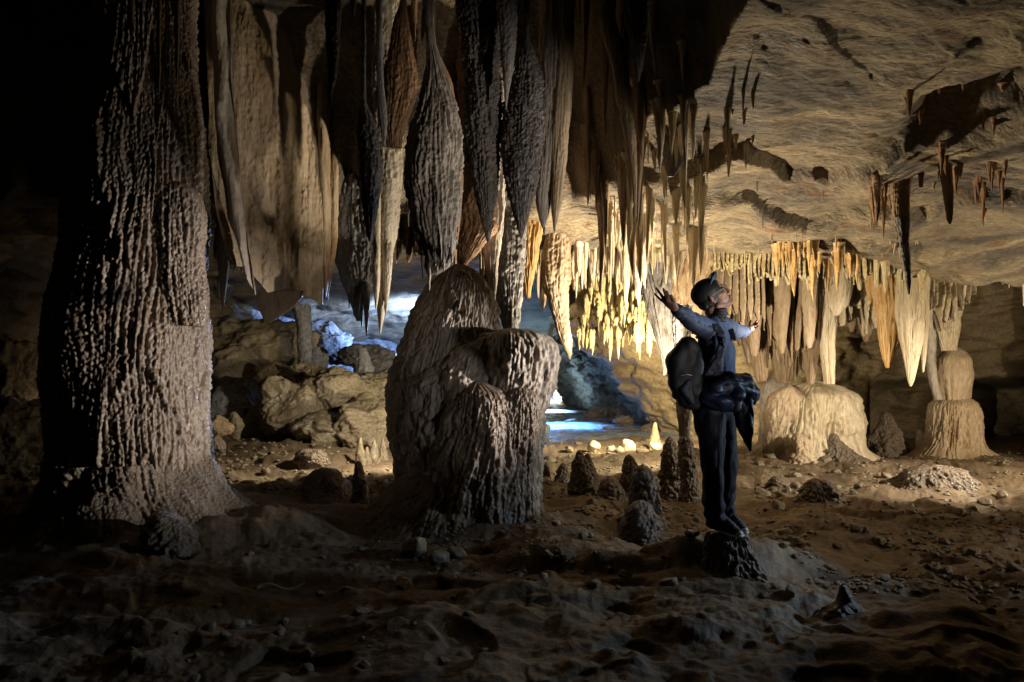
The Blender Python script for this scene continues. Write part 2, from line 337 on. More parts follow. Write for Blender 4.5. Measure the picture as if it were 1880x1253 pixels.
struct(wall_path('cave_wall', [(-.9,17.5),(-.6,18.2),(-.9,20),(-1.4,24),(-1.6,28)], (-.5, 6.5), 70, 90, M['bluewall'], .15, 12), 'added rock wall keeping the blue passage light out of the left cave', 'wall')  # added light blocker, mostly hidden behind the dome: stops passage light spilling left
yy = np.linspace(12.6, 36, 200)[:, None]; vv = np.linspace(0, 1, 90)[None, :]
xx = -.9 + vv*(np.interp(yy, [12.6, 15, 36], [3.6, 4.6, 3.8]) + .9) + 0*yy
struct(mesh_np('water', np.stack([xx, yy + 0*vv, .045 - .22*sst(15.6, 12.8, yy) + .05*noise(xx*1.2, yy*2.2, 3) + .02*ridg(xx*3, yy*5, 5, 2)], -1).reshape(-1, 3), grid_quads(200, 90), M['water']), 'shallow blue lit water in the passage', 'water')
# ------------------------------------------------------------------ great column on the left
colr = root('cave_column', P(236, 940, 5.85), 'massive fluted brown column reaching from floor to ceiling at the far left', 'column')
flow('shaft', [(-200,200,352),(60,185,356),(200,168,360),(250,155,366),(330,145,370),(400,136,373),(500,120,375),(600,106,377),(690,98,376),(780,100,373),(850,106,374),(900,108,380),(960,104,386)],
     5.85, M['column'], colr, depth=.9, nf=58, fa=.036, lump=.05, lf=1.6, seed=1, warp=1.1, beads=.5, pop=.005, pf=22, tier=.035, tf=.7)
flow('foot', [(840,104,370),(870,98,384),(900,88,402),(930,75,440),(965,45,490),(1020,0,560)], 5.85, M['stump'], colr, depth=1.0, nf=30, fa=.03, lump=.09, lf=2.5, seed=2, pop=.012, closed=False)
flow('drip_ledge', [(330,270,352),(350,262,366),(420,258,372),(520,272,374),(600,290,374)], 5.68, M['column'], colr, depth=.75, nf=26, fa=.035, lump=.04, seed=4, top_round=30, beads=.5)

# ------------------------------------------------------------------ great stalagmite in the middle
stg = root('giant_stalagmite', P(850, 965, 6.3), 'giant domed grey brown stalagmite with a melted shoulder in the centre', 'stalagmite')
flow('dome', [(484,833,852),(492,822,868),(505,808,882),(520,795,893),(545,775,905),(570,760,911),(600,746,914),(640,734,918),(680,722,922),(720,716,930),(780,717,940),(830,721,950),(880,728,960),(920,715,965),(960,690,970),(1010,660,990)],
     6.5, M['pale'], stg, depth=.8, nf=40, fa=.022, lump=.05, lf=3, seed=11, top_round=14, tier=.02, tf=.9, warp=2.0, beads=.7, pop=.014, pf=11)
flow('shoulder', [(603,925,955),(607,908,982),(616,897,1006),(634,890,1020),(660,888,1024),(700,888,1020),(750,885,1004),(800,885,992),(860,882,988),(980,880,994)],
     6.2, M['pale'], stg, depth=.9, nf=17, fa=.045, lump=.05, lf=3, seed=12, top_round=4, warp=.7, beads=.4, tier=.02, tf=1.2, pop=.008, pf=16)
flow('pebbly_shoulder', [(610,885,912),(620,862,922),(640,826,928),(665,800,932),(700,785,935),(750,778,936),(820,775,934),(900,770,930),(980,765,930)],
     6.25, M['pale'], stg, depth=.75, nf=26, fa=.018, lump=.06, lf=4, seed=17, top_round=8, warp=1.6, beads=.9, pop=.022, pf=10, tier=.02, tf=1.6)
flow('left_bulge', [(660,790,850),(680,768,900),(710,752,915),(760,750,920),(820,752,900),(880,750,900),(960,740,900)],
     6.15, M['pale'], stg, depth=.55, nf=24, fa=.02, lump=.08, lf=4, seed=13, top_round=50, warp=2.0, beads=.7, pop=.015, pf=11)
flow('front_lobe', [(700,850,905),(715,838,935),(735,830,952),(770,815,965),(830,800,960),(880,790,958),(930,780,955),(990,770,955)],
     5.95, M['column'], stg, depth=.62, nf=20, fa=.03, lump=.07, lf=3, seed=14, top_round=36, tier=.02, tf=1.3, warp=.8, beads=.4, pop=.010, pf=22)
flow('side_pillar', [(705,930,975),(725,922,985),(760,915,990),(800,912,985),(860,905,982),(910,900,984),(985,895,990)],
     5.98, M['column'], stg, depth=.8, nf=13, fa=.045, lump=.03, lf=3.5, seed=15, top_round=24, tier=.015, tf=1.6, warp=1.0, beads=.4, pop=.011, pf=24)
flow('foot', [(845,770,900),(870,735,930),(905,700,950),(940,668,962),(975,640,975),(1010,600,985)], 6.3, M['mud'], stg, depth=.9, lump=.06, lf=3, seed=16, top_round=40, nf=20, fa=.015, pop=.008)

# ------------------------------------------------------------------ big hanging formations
def S(prof, d, mat, label, depth=.8, cat='stalactite', name='stalactite', up=True, **kw):
    prof = list(prof)
    if up:   # carry the top on into the rock above
        py, a, b = prof[0]
        ztop = cz(P((a+b)/2, py, d).x, d) + .25
        pt = HY - (ztop - CH)*F/d
        if pt < py - 6:
            g_ = .3 if py - pt < 70 else .06; q_ = (b - a)*g_
            prof = [(pt, a - q_ - 2, b + q_ + 2), (pt + (py-pt)*.55, a - q_*.35, b + q_*.35)] + prof
    return thing(name, prof, d, M[mat], label, cat, depth=depth, **kw)
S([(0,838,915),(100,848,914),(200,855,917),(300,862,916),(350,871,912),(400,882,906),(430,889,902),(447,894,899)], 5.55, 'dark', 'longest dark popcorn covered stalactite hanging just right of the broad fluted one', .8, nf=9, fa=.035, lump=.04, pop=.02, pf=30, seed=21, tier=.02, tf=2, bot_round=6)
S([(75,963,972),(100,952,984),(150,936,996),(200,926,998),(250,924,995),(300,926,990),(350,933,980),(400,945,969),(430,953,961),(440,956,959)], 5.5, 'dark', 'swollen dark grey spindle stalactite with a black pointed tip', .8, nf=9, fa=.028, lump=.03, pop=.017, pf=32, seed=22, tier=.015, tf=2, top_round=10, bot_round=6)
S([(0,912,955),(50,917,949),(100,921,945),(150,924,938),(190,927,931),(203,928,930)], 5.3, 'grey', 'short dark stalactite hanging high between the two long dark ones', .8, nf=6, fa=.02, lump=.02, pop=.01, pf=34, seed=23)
kr = root('twin_stalactite', P(1020, 0, 5.8), 'smooth pale grey stalactite ending in two rounded lobes', 'stalactite')
flow('left_lobe', [(-260,985,1040),(0,990,1042),(100,992,1040),(200,992,1034),(300,985,1024),(350,983,1016),(385,986,1009),(410,992,1004),(422,996,1000)], 5.8, M['pale'], kr, depth=.7, nf=9, fa=.022, lump=.02, seed=24, bot_round=10, warp=.8, beads=.1)
flow('right_lobe', [(-260,1012,1054),(0,1018,1053),(100,1020,1052),(200,1016,1047),(300,1010,1040),(350,1010,1035),(390,1012,1028),(412,1015,1022),(420,1017,1020)], 5.76, M['tan'], kr, depth=.8, nf=7, fa=.02, lump=.02, seed=25, bot_round=10, warp=.8, beads=.1)
for a in ((999, 5.8, 418, 430), (1018, 5.76, 416, 428)): flow('drip_tip', [(a[2]-4,a[0]-3,a[0]+3),(a[3]-4,a[0]-2,a[0]+2),(a[3],a[0]-.8,a[0]+.8)], a[1], M['dark'], kr, lump=0)
# the broad fluted one
gr = root('fluted_stalactite', P(800, 40, 5.0), 'broad grey fluted stalactite hanging right above the domed stalagmite', 'stalactite')
flow('body', [(-60,772,800),(40,780,796),(80,783,799),(110,785,808),(150,779,822),(200,765,836),(250,752,846),(300,748,849),(350,752,846),(400,761,841),(440,770,836),(470,777,831),(492,783,826),(505,787,800)], 5.0, M['fluted'], gr, depth=.62, nf=17, fa=.045, lump=.04, pop=.006, pf=34, grain=.008, seed=26, warp=1.1, beads=.15, tier=.02, tf=1.5)
for a, b, c, ww in ((788, 480, 534, 9), (803, 480, 506, 7), (815, 470, 500, 9), (776, 470, 512, 8), (829, 455, 488, 7)): flow('drip_tip', [(b,a-ww/2,a+ww/2),((b+c)/2,a-ww/3,a+ww/3),(c,a-.8,a+.8)], 4.95, M['pale'], gr, lump=.004, lf=12)
flow('side_fin', [(110,800,812),(150,812,830),(200,826,838),(260,838,847),(330,842,850),(400,840,846),(450,838,840)], 5.12, M['rust'], gr, depth=2.4, lump=.02, nf=4, fa=.01, seed=27)
S([(0,736,746),(40,722,750),(90,712,755),(130,702,764),(170,698,766),(210,700,752),(250,706,740),(272,712,738)], 4.9, 'rust', 'brown orange drapery with two blunt tips hanging high left of the fluted stalactite', .45, cat='drapery', name='drapery', nf=9, fa=.03, lump=.03, pop=.006, pf=30, seed=28, warp=.8)
S([(100,690,702),(170,692,706),(230,697,712),(270,702,708)], 4.8, 'grey', 'thin grey fin hanging beside the brown orange drapery', .6, nf=5, fa=.02, lump=.02, pop=.008, seed=29)
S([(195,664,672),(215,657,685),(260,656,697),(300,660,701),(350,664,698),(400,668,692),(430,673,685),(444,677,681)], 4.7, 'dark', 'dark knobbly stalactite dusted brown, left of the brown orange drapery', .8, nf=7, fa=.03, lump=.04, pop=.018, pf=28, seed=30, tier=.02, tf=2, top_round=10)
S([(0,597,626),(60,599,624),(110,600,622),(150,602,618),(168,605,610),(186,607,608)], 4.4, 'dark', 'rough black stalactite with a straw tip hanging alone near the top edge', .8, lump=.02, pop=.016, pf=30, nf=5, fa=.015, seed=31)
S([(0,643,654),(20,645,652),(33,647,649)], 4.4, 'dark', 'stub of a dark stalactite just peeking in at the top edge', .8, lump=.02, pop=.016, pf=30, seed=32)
for k, (x, a, b, ww) in enumerate(((292,-30,180,9),(325,40,155,9),(241,-60,75,16))):
    S([(a,x-ww/2,x+ww/2),((a+b)/2,x-ww/3,x+ww/3),(b-20,x-ww/4,x+ww/4),(b,x-.6,x+.6)], 4.2, 'brown', ['long thin brown stalactite above the great left column', 'short thin brown stalactite second from the great left column', 'dark stalactite barely seen at the top left'][k], lump=.02, pop=.012, seed=33+k)
# curtains on the left
ca = root('drapery_curtain', P(505, 280, 6.6), 'wide tan sheet of drapery with an arched lower edge beside the great column', 'drapery')
def sheet(name, top, bot, left, right, d, mat, parent, ny=330, nx=220, folds=6, amp=.06, thick=.05, ptip=0, seed=0, lean=0., curve=.0, fine=.02, yaw=0.):
    """hanging sheet: left/right = rows (py, px); bot = lower edge (px, py); real thickness"""
    la, ra, ba, ta = (np.array(q, float) for q in (left, right, bot, top))
    u = np.linspace(0, 1, nx)[None, :]; v = np.linspace(0, 1, ny)[:, None]
    pxm = la[:, 1].min() + (ra[:, 1].max() - la[:, 1].min())*u
    b = np.interp(pxm[0], ba[:, 0], ba[:, 1])[None, :]; tt = np.interp(pxm[0], ta[:, 0], ta[:, 1])[None, :]
    if ptip:
        Xb = (pxm - 940)/F*d; Zb = CH + (HY - b)/F*d
        b = b + ptip*(1.6*np.abs(np.sin(np.pi*(u*folds + .7*noise(Xb*1.1 + seed, 0*Xb, Zb*.5) + .3)))**1.3 - 1.0)*(.75 + .8*noise(Xb*3, 0*Xb, seed))
    py = tt + (b - tt)*v
    L = np.interp(py, la[:, 0], la[:, 1]); Rr = np.interp(py, ra[:, 0], ra[:, 1]); px = L + (Rr - L)*u
    X = (px - 940)/F*d; Z = CH + (HY - py)/F*d
    f = np.abs(np.sin(np.pi*(u*folds + .7*noise(X*1.1 + seed, 0*X, Z*.5) + .3*v)))**.8
    Y = d - amp*(f - .4) - curve*np.sin(np.pi*u) + lean*(v - .5) - fine*fbm(X*14 + seed, 0*X, Z*1.6, 3) - fine*.5*fbm(X*30, 0*X + seed, Z*20, 3) - .05*fbm(X*2, 0*X + seed, Z*1.5, 2)
    Y = Y + yaw*(u - .5)
    T = thick*(.25 + .75*(1 - np.abs(2*u - 1)**3))*np.ones_like(v)
    Vf = np.stack([X, Y, Z], -1).reshape(-1, 3); Vb = np.stack([X, Y + T, Z], -1).reshape(-1, 3)
    n = nx*ny; q = grid_quads(ny, nx)
    idx = np.arange(n).reshape(ny, nx); ring = np.concatenate([idx[0, :-1], idx[:-1, -1], idx[-1, :0:-1], idx[:0:-1, 0]]); r2 = np.roll(ring, -1)
    side = np.stack([ring, ring + n, r2 + n, r2], -1)
    return mesh_np(name, np.concatenate([Vf, Vb]), np.concatenate([q[:, ::-1], q + n, side]), mat, parent)
sheet('main_sheet', [(400,-90),(600,-90)], [(430,500),(462,541),(500,531),(520,531),(545,541),(574,552)], [(-90,405),(150,415),(300,418),(400,430),(470,448),(540,466)], [(-90,555),(150,560),(300,576),(420,577),(500,574),(552,572)], 6.6, M['tan'], ca, folds=1.3, amp=.04, seed=3, fine=.016, yaw=.8)
sheet('curled_edge', [(400,-90),(440,-90)], [(400,500),(455,542),(470,540)], [(150,392),(290,400),(340,410),(400,418),(450,436),(500,450),(543,464)], [(150,425),(290,438),(340,440),(400,447),(450,455),(500,466),(543,472)], 6.15, M['pale'], ca, nx=50, folds=1, amp=.06, seed=5, fine=.012, curve=.04)
flow('broken_slab', [(535,470,560),(548,468,556),(565,474,540),(580,482,515),(593,487,497)], 6.75, M['tan'], ca, depth=.35, lump=.02, seed=6)
cb = root('drapery_curtain', P(590, 240, 7.1), 'narrow tan drapery folded into sharp pleats, right of the wide tan sheet', 'drapery')
for k, pr_ in enumerate(([(-120,550,595),(100,558,590),(230,565,592),(330,575,592),(420,580,598),(500,584,602),(540,588,600),(552,592,596)],
                         [(-120,575,606),(100,580,604),(230,584,606),(330,588,606),(400,590,608),(470,592,606),(520,594,602),(548,597,599)],
                         [(-120,590,616),(100,596,614),(300,600,622),(370,600,622),(430,598,621),(480,596,614),(530,596,606),(552,598,602)])):
    flow('pleat', pr_, 7.1 + (.1, -.03, .05)[k], M['tan'], cb, depth=(1.3, 2.2, 1.0)[k], nf=5, fa=.02, lump=.02, seed=40+k, warp=.6, beads=.15, pop=.003)
S([(300,395,430),(400,396,425),(470,400,420),(520,404,416),(566,408,411)], 6.8, 'brown', 'narrow brown stalactite in the gap between column and wide tan sheet', .8, nf=5, fa=.03, lump=.03, pop=.008, seed=45)
S([(400,612,690),(440,610,694),(480,616,690),(520,630,684),(545,640,678),(570,648,668),(590,655,663)], 7.4, 'grey', 'blue grey lumpy stalactite mass hanging left of the golden cluster', .6, nf=9, fa=.05, lump=.05, pop=.012, pf=20, seed=46)
for k, (x, a, b, ww) in enumerate(((650,520,582,10),(673,520,616,13),(664,540,600,8),(641,510,566,8))):
    S([(a,x-ww/2,x+ww/2),((a+b)/2,x-ww/2.6,x+ww/2.6),(b-14,x-ww/5,x+ww/5),(b,x-.7,x+.7)], 7.3, 'grey', ['grey tapering tip left of the longest grey tip', 'longest grey tip under the blue grey lumpy mass', 'thin grey tip tight against the longest grey tip', 'leftmost grey tip under the blue grey lumpy mass'][k], up=False, lump=.015, lf=6, pop=.008, nf=4, fa=.01, seed=47+k)
gc = root('stalactite_cluster', P(706, 430, 5.85), 'golden cream cluster of fused stalactites lit at the edge of the dark left roof', 'stalactite')
for k, pr_ in enumerate(([(-40,690,732),(120,684,734),(300,688,738),(400,690,732),(440,691,726),(470,694,719),(520,690,714),(560,693,709),(590,695,703),(614,697,699)],
                         [(330,700,730),(430,700,722),(480,702,721),(530,704,716),(570,706,711),(578,707,709)],
                         [(340,684,700),(470,686,698),(530,686,697),(560,688,693),(570,690,691)])):
    flow('tip', pr_, 5.85 - .05*k, M['cream'], gc, depth=.8, nf=6, fa=.03, lump=.03, pop=.012, pf=24, seed=55+k)
# between and right of the big ones
S([(390,845,905),(420,843,915),(450,840,890),(475,838,868),(492,842,852)], 6.75, 'rust', 'rough rusty overhanging lump touching the top of the domed stalagmite', .7, name='dripstone_lump', cat='dripstone', nf=8, fa=.04, lump=.06, pop=.02, pf=18, seed=60)
S([(395,882,925),(440,884,918),(480,890,914),(520,898,912),(560,903,908),(600,905,907)], 6.9, 'pale', 'smooth pale drapery hanging behind the right side of the stalagmite dome', .6, cat='drapery', name='drapery', nf=6, fa=.05, lump=.03, seed=61, warp=.8)
S([(440,905,962),(500,906,960),(550,912,958),(590,918,956),(605,924,950)], 7.3, 'grey', 'dark lumpy stalactite pillar behind the shoulder of the giant stalagmite', .7, nf=7, fa=.05, lump=.06, pop=.02, pf=16, seed=62)
S([(470,998,1048),(500,996,1046),(530,1000,1044),(560,1008,1044),(600,1020,1046),(630,1030,1050),(650,1040,1050),(662,1045,1047)], 8.0, 'tan', 'hefty ragged tan stalactite hanging above the blue passage', .6, nf=10, fa=.05, lump=.06, pop=.018, pf=16, seed=63, warp=1.0)
S([(440,940,990),(480,950,986),(520,958,978),(548,966,972)], 7.7, 'orange', 'yellow brown drapery tips over the blue gap behind the stalagmite', .6, cat='drapery', name='drapery', nf=8, fa=.05, lump=.04, seed=64)
S([(0,1138,1192),(50,1152,1189),(100,1162,1182),(130,1168,1178),(152,1171,1173)], 4.6, 'dark', 'black spearhead stalactite hanging at the top right of the long group', .8, nf=5, fa=.015, lump=.02, pop=.006, pf=30, seed=65)
S([(40,1100,1128),(110,1120,1150),(180,1132,1158),(260,1148,1168),(330,1160,1170),(400,1164,1168)], 5.6, 'brown', 'long brown slanting stalactite edge below the black spearhead', .8, nf=6, fa=.02, lump=.03, pop=.006, seed=66)
S([(180,1215,1262),(260,1218,1258),(300,1222,1254),(325,1226,1236)], 6.1, 'grey', 'squat grey drapery hanging under the ceiling edge at upper middle right', .5, cat='drapery', name='drapery', nf=6, fa=.05, lump=.04, seed=67)
va = S([(262,1625,1680),(320,1634,1672),(400,1640,1670),(440,1646,1668)], 6.4, 'brown', 'long dark stalactite with a thin hooked tip, hanging right of the ceiling ledges', .8, nf=7, fa=.025, lump=.03, pop=.006, seed=68)
o = flow('stalactite_tip', [(400,1642,1668),(445,1650,1668),(490,1658,1671),(520,1663,1672),(541,1667,1670)], 6.38, M['dark'], None, depth=.8, lump=.015, nf=4, fa=.01, seed=69); o.parent = va; o.matrix_parent_inverse = Matrix.Translation(-va.location)
S([(240,1700,1752),(300,1722,1746),(360,1732,1750),(405,1738,1748),(412,1742,1746)], 6.2, 'brown', 'blunt dark stalactite right of the long hooked one', .8, nf=7, fa=.025, lump=.03, pop=.006, seed=70)
S([(240,1680,1705),(300,1684,1700),(345,1688,1694)], 6.3, 'rust', 'short rusty stalactite between the hooked and the blunt one', .8, nf=5, fa=.025, lump=.03, seed=71)

# curtains and columns at the back right
def fringe_bottom(x0, x1, base, var, tip, n, seed):
    """jagged lower edge: (px, py) points with pointed tips"""
    r = random.Random(seed); xs = sorted(r.uniform(x0, x1) for _ in range(n)); out = [(x0, base(x0) - var)]
    for a, b_ in zip(xs[:-1], xs[1:]):
        L = base(a) + r.uniform(-var, var); out += [(a, L), ((a+b_)/2, L - tip*r.uniform(.2, .7))]
    return sorted(out + [(x1, base(x1) - var)])
def wide(x0, x1, ytop, base, var, tip, n, d, mat, folds, amp, seed, label, **kw):
    r_ = root('drapery_curtain', P((x0+x1)/2, ytop, d), label, 'drapery')
    sheet('folded_sheet', [(x0, ytop), (x1, ytop)], fringe_bottom(x0, x1, base, var, tip, n, seed), [(ytop, x0), (720, x0)], [(ytop, x1), (720, x1)], d, M[mat], r_, nx=int((x1-x0)*1.4), ny=140, folds=folds, amp=amp, thick=.10, seed=seed, fine=.03, ptip=tip*.8, **kw)
    return r_
def D(prof, d, mat, label, **kw):
    kw.setdefault('depth', .6); kw.setdefault('nf', 8); kw.setdefault('fa', .07); kw.setdefault('lump', .06); kw.setdefault('lf', 2); kw.setdefault('warp', .8); kw.setdefault('beads', .2)
    return S(prof, d, mat, label, cat='drapery', name='drapery', **kw)
D([(465,1165,1262),(520,1180,1256),(560,1190,1252),(600,1200,1250),(640,1210,1246),(660,1216,1238),(690,1218,1221)], 8.7, 'grey', 'broad grey brown drapery hanging behind the raised left hand in the picture', nf=9, seed=80)
D([(465,1225,1310),(540,1232,1290),(620,1240,1280),(680,1246,1276),(700,1250,1272)], 8.6, 'brown', 'brown drapery hanging directly behind the backpack', seed=81)
D([(455,1290,1360),(520,1292,1352),(580,1300,1340),(640,1306,1330),(668,1312,1322)], 9.8, 'brown', 'brown drapery hanging behind the head of the person', seed=82)
D([(455,1335,1425),(520,1340,1420),(580,1356,1415),(640,1375,1412),(690,1385,1410),(700,1390,1405)], 10.4, 'brown', 'dark brown drapery just right of the far hand', seed=83, nf=11)
D([(450,1395,1480),(520,1400,1478),(600,1408,1470),(660,1418,1462),(704,1425,1458)], 10.6, 'brown', 'dark brown drapery reaching down to the left top of the wide stalagmite dome', seed=84, nf=12)
D([(450,1450,1530),(520,1455,1525),(600,1468,1512),(660,1476,1500),(706,1482,1494)], 10.3, 'brown', 'brown drapery over the middle of the wide stalagmite dome', seed=85, nf=10)
D([(440,1500,1560),(500,1503,1550),(560,1504,1540),(620,1506,1532),(670,1510,1532),(706,1514,1532)], 9.9, 'cream', 'bright cream drapery reaching down to the right top of the wide dome', seed=86, nf=9)
D([(440,1530,1576),(480,1540,1574),(530,1530,1566),(560,1524,1558),(580,1530,1540)], 9.5, 'cream', 'pale cream folded drapery above and right of the wide dome', seed=87, nf=6)
D([(440,1570,1640),(500,1572,1630),(560,1574,1615),(610,1580,1600),(628,1586,1592)], 10.3, 'brown', 'shadowed brown drapery between the cream and the orange one', seed=88)
D([(470,1600,1660),(520,1604,1664),(570,1610,1660),(620,1614,1648),(655,1620,1640),(676,1626,1632)], 9.3, 'orange', 'glowing orange drapery with a pointed tip left of the right column', seed=89, nf=6, fa=.05)
D([(440,1640,1700),(500,1648,1700),(550,1650,1698),(620,1654,1694),(670,1662,1684),(700,1666,1678),(710,1670,1673)], 9.1, 'cream', 'cream fluted drapery hanging below the dark hooked tip', seed=90, nf=8, fa=.05)
D([(520,1686,1706),(600,1688,1704),(650,1690,1700),(684,1692,1696)], 9.2, 'cream', 'narrow cream drapery beside the right column', seed=91, nf=4)
for k, (x0, x1, yb, d_) in enumerate(((1052, 1092, 575, 13.2), (1080, 1125, 600, 13.0), (1112, 1160, 622, 12.9), (1145, 1195, 632, 12.8), (1180, 1235, 628, 12.7))):
    D([(440, x0, x1), (520, x0 + 3, x1 - 3), (yb - 40, x0 + 6, x1 - 5), (yb - 12, x0 + 14, x1 - 12), (yb, x0 + 22, x1 - 18)], d_, 'gold', 'fluted golden drapery beyond the passage, ' + ['leftmost and shortest of five', 'second from the left of five', 'third of five', 'second from the right of five', 'rightmost of five'][k], nf=12, fa=.1, lump=.12, pop=.04, pf=7, seed=140+k)
for k, (x0, x1, yb, d_, m_) in enumerate(((1262, 1300, 640, 10.2, 'brown'), (1320, 1350, 600, 10.8, 'brown'), (1368, 1402, 655, 9.9, 'brown'), (1420, 1452, 650, 9.8, 'brown'), (1470, 1502, 640, 9.7, 'tan'), (1548, 1580, 610, 10.0, 'brown'), (1585, 1612, 560, 9.4, 'orange'), (1440, 1560, 560, 10.9, 'brown'), (1300, 1440, 560, 11.0, 'brown'))):
    D([(445, x0, x1), (510, x0 + 1, x1 - 1), ((510+yb)/2, x0 + 5, x1 - 5), (yb - 14, x0 + 9, x1 - 9), (yb, x0 + 13, x1 - 13)], d_, m_, 'shadowy drapery behind the person, ' + ['nearest the backpack', 'narrow one behind the face', 'behind the far hand', 'left one in front of the dome curtain', 'tan one over the dome middle', 'right of the bright cream one', 'short orange one near the glowing drapery', 'broad one at the very back right', 'broad one at the very back left'][k], nf=9, fa=.06, seed=150+k)
dm = root('wide_stalagmite', P(1490, 832, 10.9), 'wide cream stalagmite dome with three lobes under the curtains', 'stalagmite')
flow('main_lobe', [(700,1465,1535),(708,1440,1556),(720,1422,1572),(745,1408,1580),(775,1402,1583),(805,1400,1583),(822,1396,1586),(836,1382,1600),(856,1360,1628)], 11.0, M['cream'], dm, depth=.7, nf=34, fa=.06, lump=.08, seed=101, tier=.04, tf=1.2, top_round=34, warp=1.4, beads=.3, closed=True)
flow('left_lobe', [(694,1405,1435),(702,1398,1450),(725,1393,1462),(760,1392,1470),(800,1395,1470),(850,1390,1470)], 11.2, M['pale'], dm, depth=.8, nf=14, fa=.04, lump=.05, seed=102, top_round=26, warp=1.2)
flow('front_lobe', [(708,1425,1475),(725,1412,1484),(760,1405,1488),(810,1404,1486),(850,1400,1490)], 10.75, M['tan'], dm, depth=.6, nf=14, fa=.03, lump=.06, seed=103, top_round=30, warp=1.8, pop=.012, pf=14)
rc = root('banded_column', P(1750, 835, 11.0), 'cream column of stacked drapery, round bulb and fluted base at the right', 'column')
flow('upper_drapery', [(440,1680,1785),(500,1684,1778),(540,1698,1770),(580,1712,1762),(620,1722,1758),(645,1730,1756)], 10.8, M['cream'], rc, depth=.6, nf=16, fa=.06, lump=.04, seed=104, warp=.9, beads=.2)
flow('bulb', [(634,1742,1762),(642,1730,1772),(658,1719,1780),(685,1714,1783),(710,1716,1780),(735,1722,1776)], 11.0, M['tan'], rc, depth=.9, nf=22, fa=.03, lump=.03, seed=105, top_round=30, warp=.6, beads=.2)
flow('base', [(725,1738,1768),(731,1722,1782),(742,1712,1791),(758,1707,1795),(790,1706,1796),(815,1703,1800),(826,1692,1808),(840,1674,1830),(856,1650,1856)], 11.0, M['tan'], rc, depth=.85, nf=22, fa=.055, lump=.04, seed=106, top_round=16, warp=1.0, beads=.4, pop=.008)
flow('side_strand', [(520,1692,1716),(600,1696,1714),(640,1700,1718),(660,1700,1716),(700,1706,1722),(735,1714,1732)], 10.75, M['pale'], rc, depth=.9, nf=6, fa=.03, lump=.03, seed=107)
# slender column behind the backpack
sc = root('slender_column', P(1256, 905, 7.6), 'slender pale column with a knobbly foot seen below the backpack', 'column')
flow('shaft', [(560,1236,1272),(640,1238,1270),(700,1240,1268),(760,1243,1268),(800,1247,1266),(850,1250,1268)], 7.6, M['pale'], sc, depth=.8, nf=9, fa=.02, lump=.02, seed=108)
flow('foot', [(800,1247,1265),(815,1246,1272),(840,1247,1277),(880,1248,1281),(905,1246,1284),(935,1240,1290)], 7.55, M['stump'], sc, depth=.9, lump=.03, pop=.016, pf=18, seed=109, top_round=8)

# ------------------------------------------------------------------ stalagmites on the floor
def G(prof, mat, label, d=None, **kw):
    kw.setdefault('pop', .022); kw.setdefault('pf', 17); kw.setdefault('lump', .05); kw.setdefault('lf', 5); kw.setdefault('depth', .9); kw.setdefault('top_round', 6)
    py, a, b = prof[-1]
    if d is None: d = F*CH/(py - HY)
    x = P((a+b)/2, py, d).x
    prof = list(prof)
    zf = fz(x, d) - .06; pb = HY - (zf - CH)*F/d
    prof.append((max(pb, py + 4), a - .1*(b-a), b + .1*(b-a)))
    return thing('stalagmite', prof, d, M[mat], label, 'stalagmite', hang=False, res=1.1, **kw)
G([(853,1172,1186),(862,1164,1194),(875,1158,1202),(895,1155,1208),(920,1152,1214),(950,1148,1220),(980,1142,1226)], 'stump', 'large knobbly dark stalagmite standing in front of the others left of the person', pop=.035, pf=13)
G([(918,1166,1184),(930,1156,1196),(950,1150,1206),(985,1140,1214)], 'stump', 'low knobbly stalagmite clinging to the front foot of the large one', d=5.55, pop=.02, pf=20)
G([(834,1150,1158),(845,1146,1168),(860,1142,1174),(890,1140,1178),(915,1138,1182)], 'stump', 'pointed stalagmite half hidden behind the large knobbly one')
G([(826,1060,1068),(836,1056,1072),(850,1053,1090),(870,1052,1098),(900,1049,1104),(925,1046,1108)], 'stump', 'cone shaped stalagmite carrying two stubs, left in the middle group', pop=.03)
G([(832,1074,1083),(845,1072,1088),(862,1070,1096)], 'stump', 'little stub on the shoulder of the cone shaped stalagmite', d=7.3)
G([(874,1112,1122),(884,1104,1138),(905,1098,1146),(934,1092,1152)], 'stump', 'squat broken stalagmite between the cone and the large knobbly one', pop=.03)
G([(802,1225,1234),(815,1220,1240),(835,1214,1250),(865,1210,1256),(890,1208,1258)], 'stump', 'bottle shaped stalagmite left of the slender column', d=8.0, pop=.03, top_round=4)
G([(850,1028,1040),(862,1022,1046),(885,1018,1050)], 'stump', 'small dark stalagmite near the foot of the giant one')
G([(848,1000,1007),(865,998,1010),(882,996,1012)], 'stump', 'thin pale peg touching the right edge of the giant stalagmite')
G([(846,655,661),(856,651,666),(875,648,670),(905,645,676)], 'stump', 'thin black stalagmite peg left of the giant one', d=7.0)
G([(858,585,605),(868,570,622),(885,556,636),(908,535,655)], 'stump', 'low rounded black mound of stalagmite between column and giant one', d=7.3, pop=.01)
for k, (x, a, b, ww) in enumerate(((662,802,850,11),(687,808,846,14),(703,804,842,12),(674,820,848,10))):
    G([(a,x-2,x+2),(a+8,x-ww*.32,x+ww*.32),((a+b)/2,x-ww*.5,x+ww*.5),(b,x-ww*.9,x+ww*.9)], 'boulder', ['leftmost pale cone of the little stalagmite group left of the giant', 'widest pale cone of the little stalagmite group', 'rightmost pale cone beside the giant stalagmite edge', 'stubby pale cone low in the middle of the little group'][k], pop=.015, top_round=3)
G([(756,1620,1632),(768,1614,1640),(790,1604,1648),(822,1590,1660)], 'stump', 'grey cone stalagmite between the wide dome and the right column', d=11.6, pop=.03, lump=.1)
G([(788,1684,1694),(796,1682,1700),(816,1682,1706)], 'pale', 'short pale broken stump left of the right column', d=11.4, pop=.01)
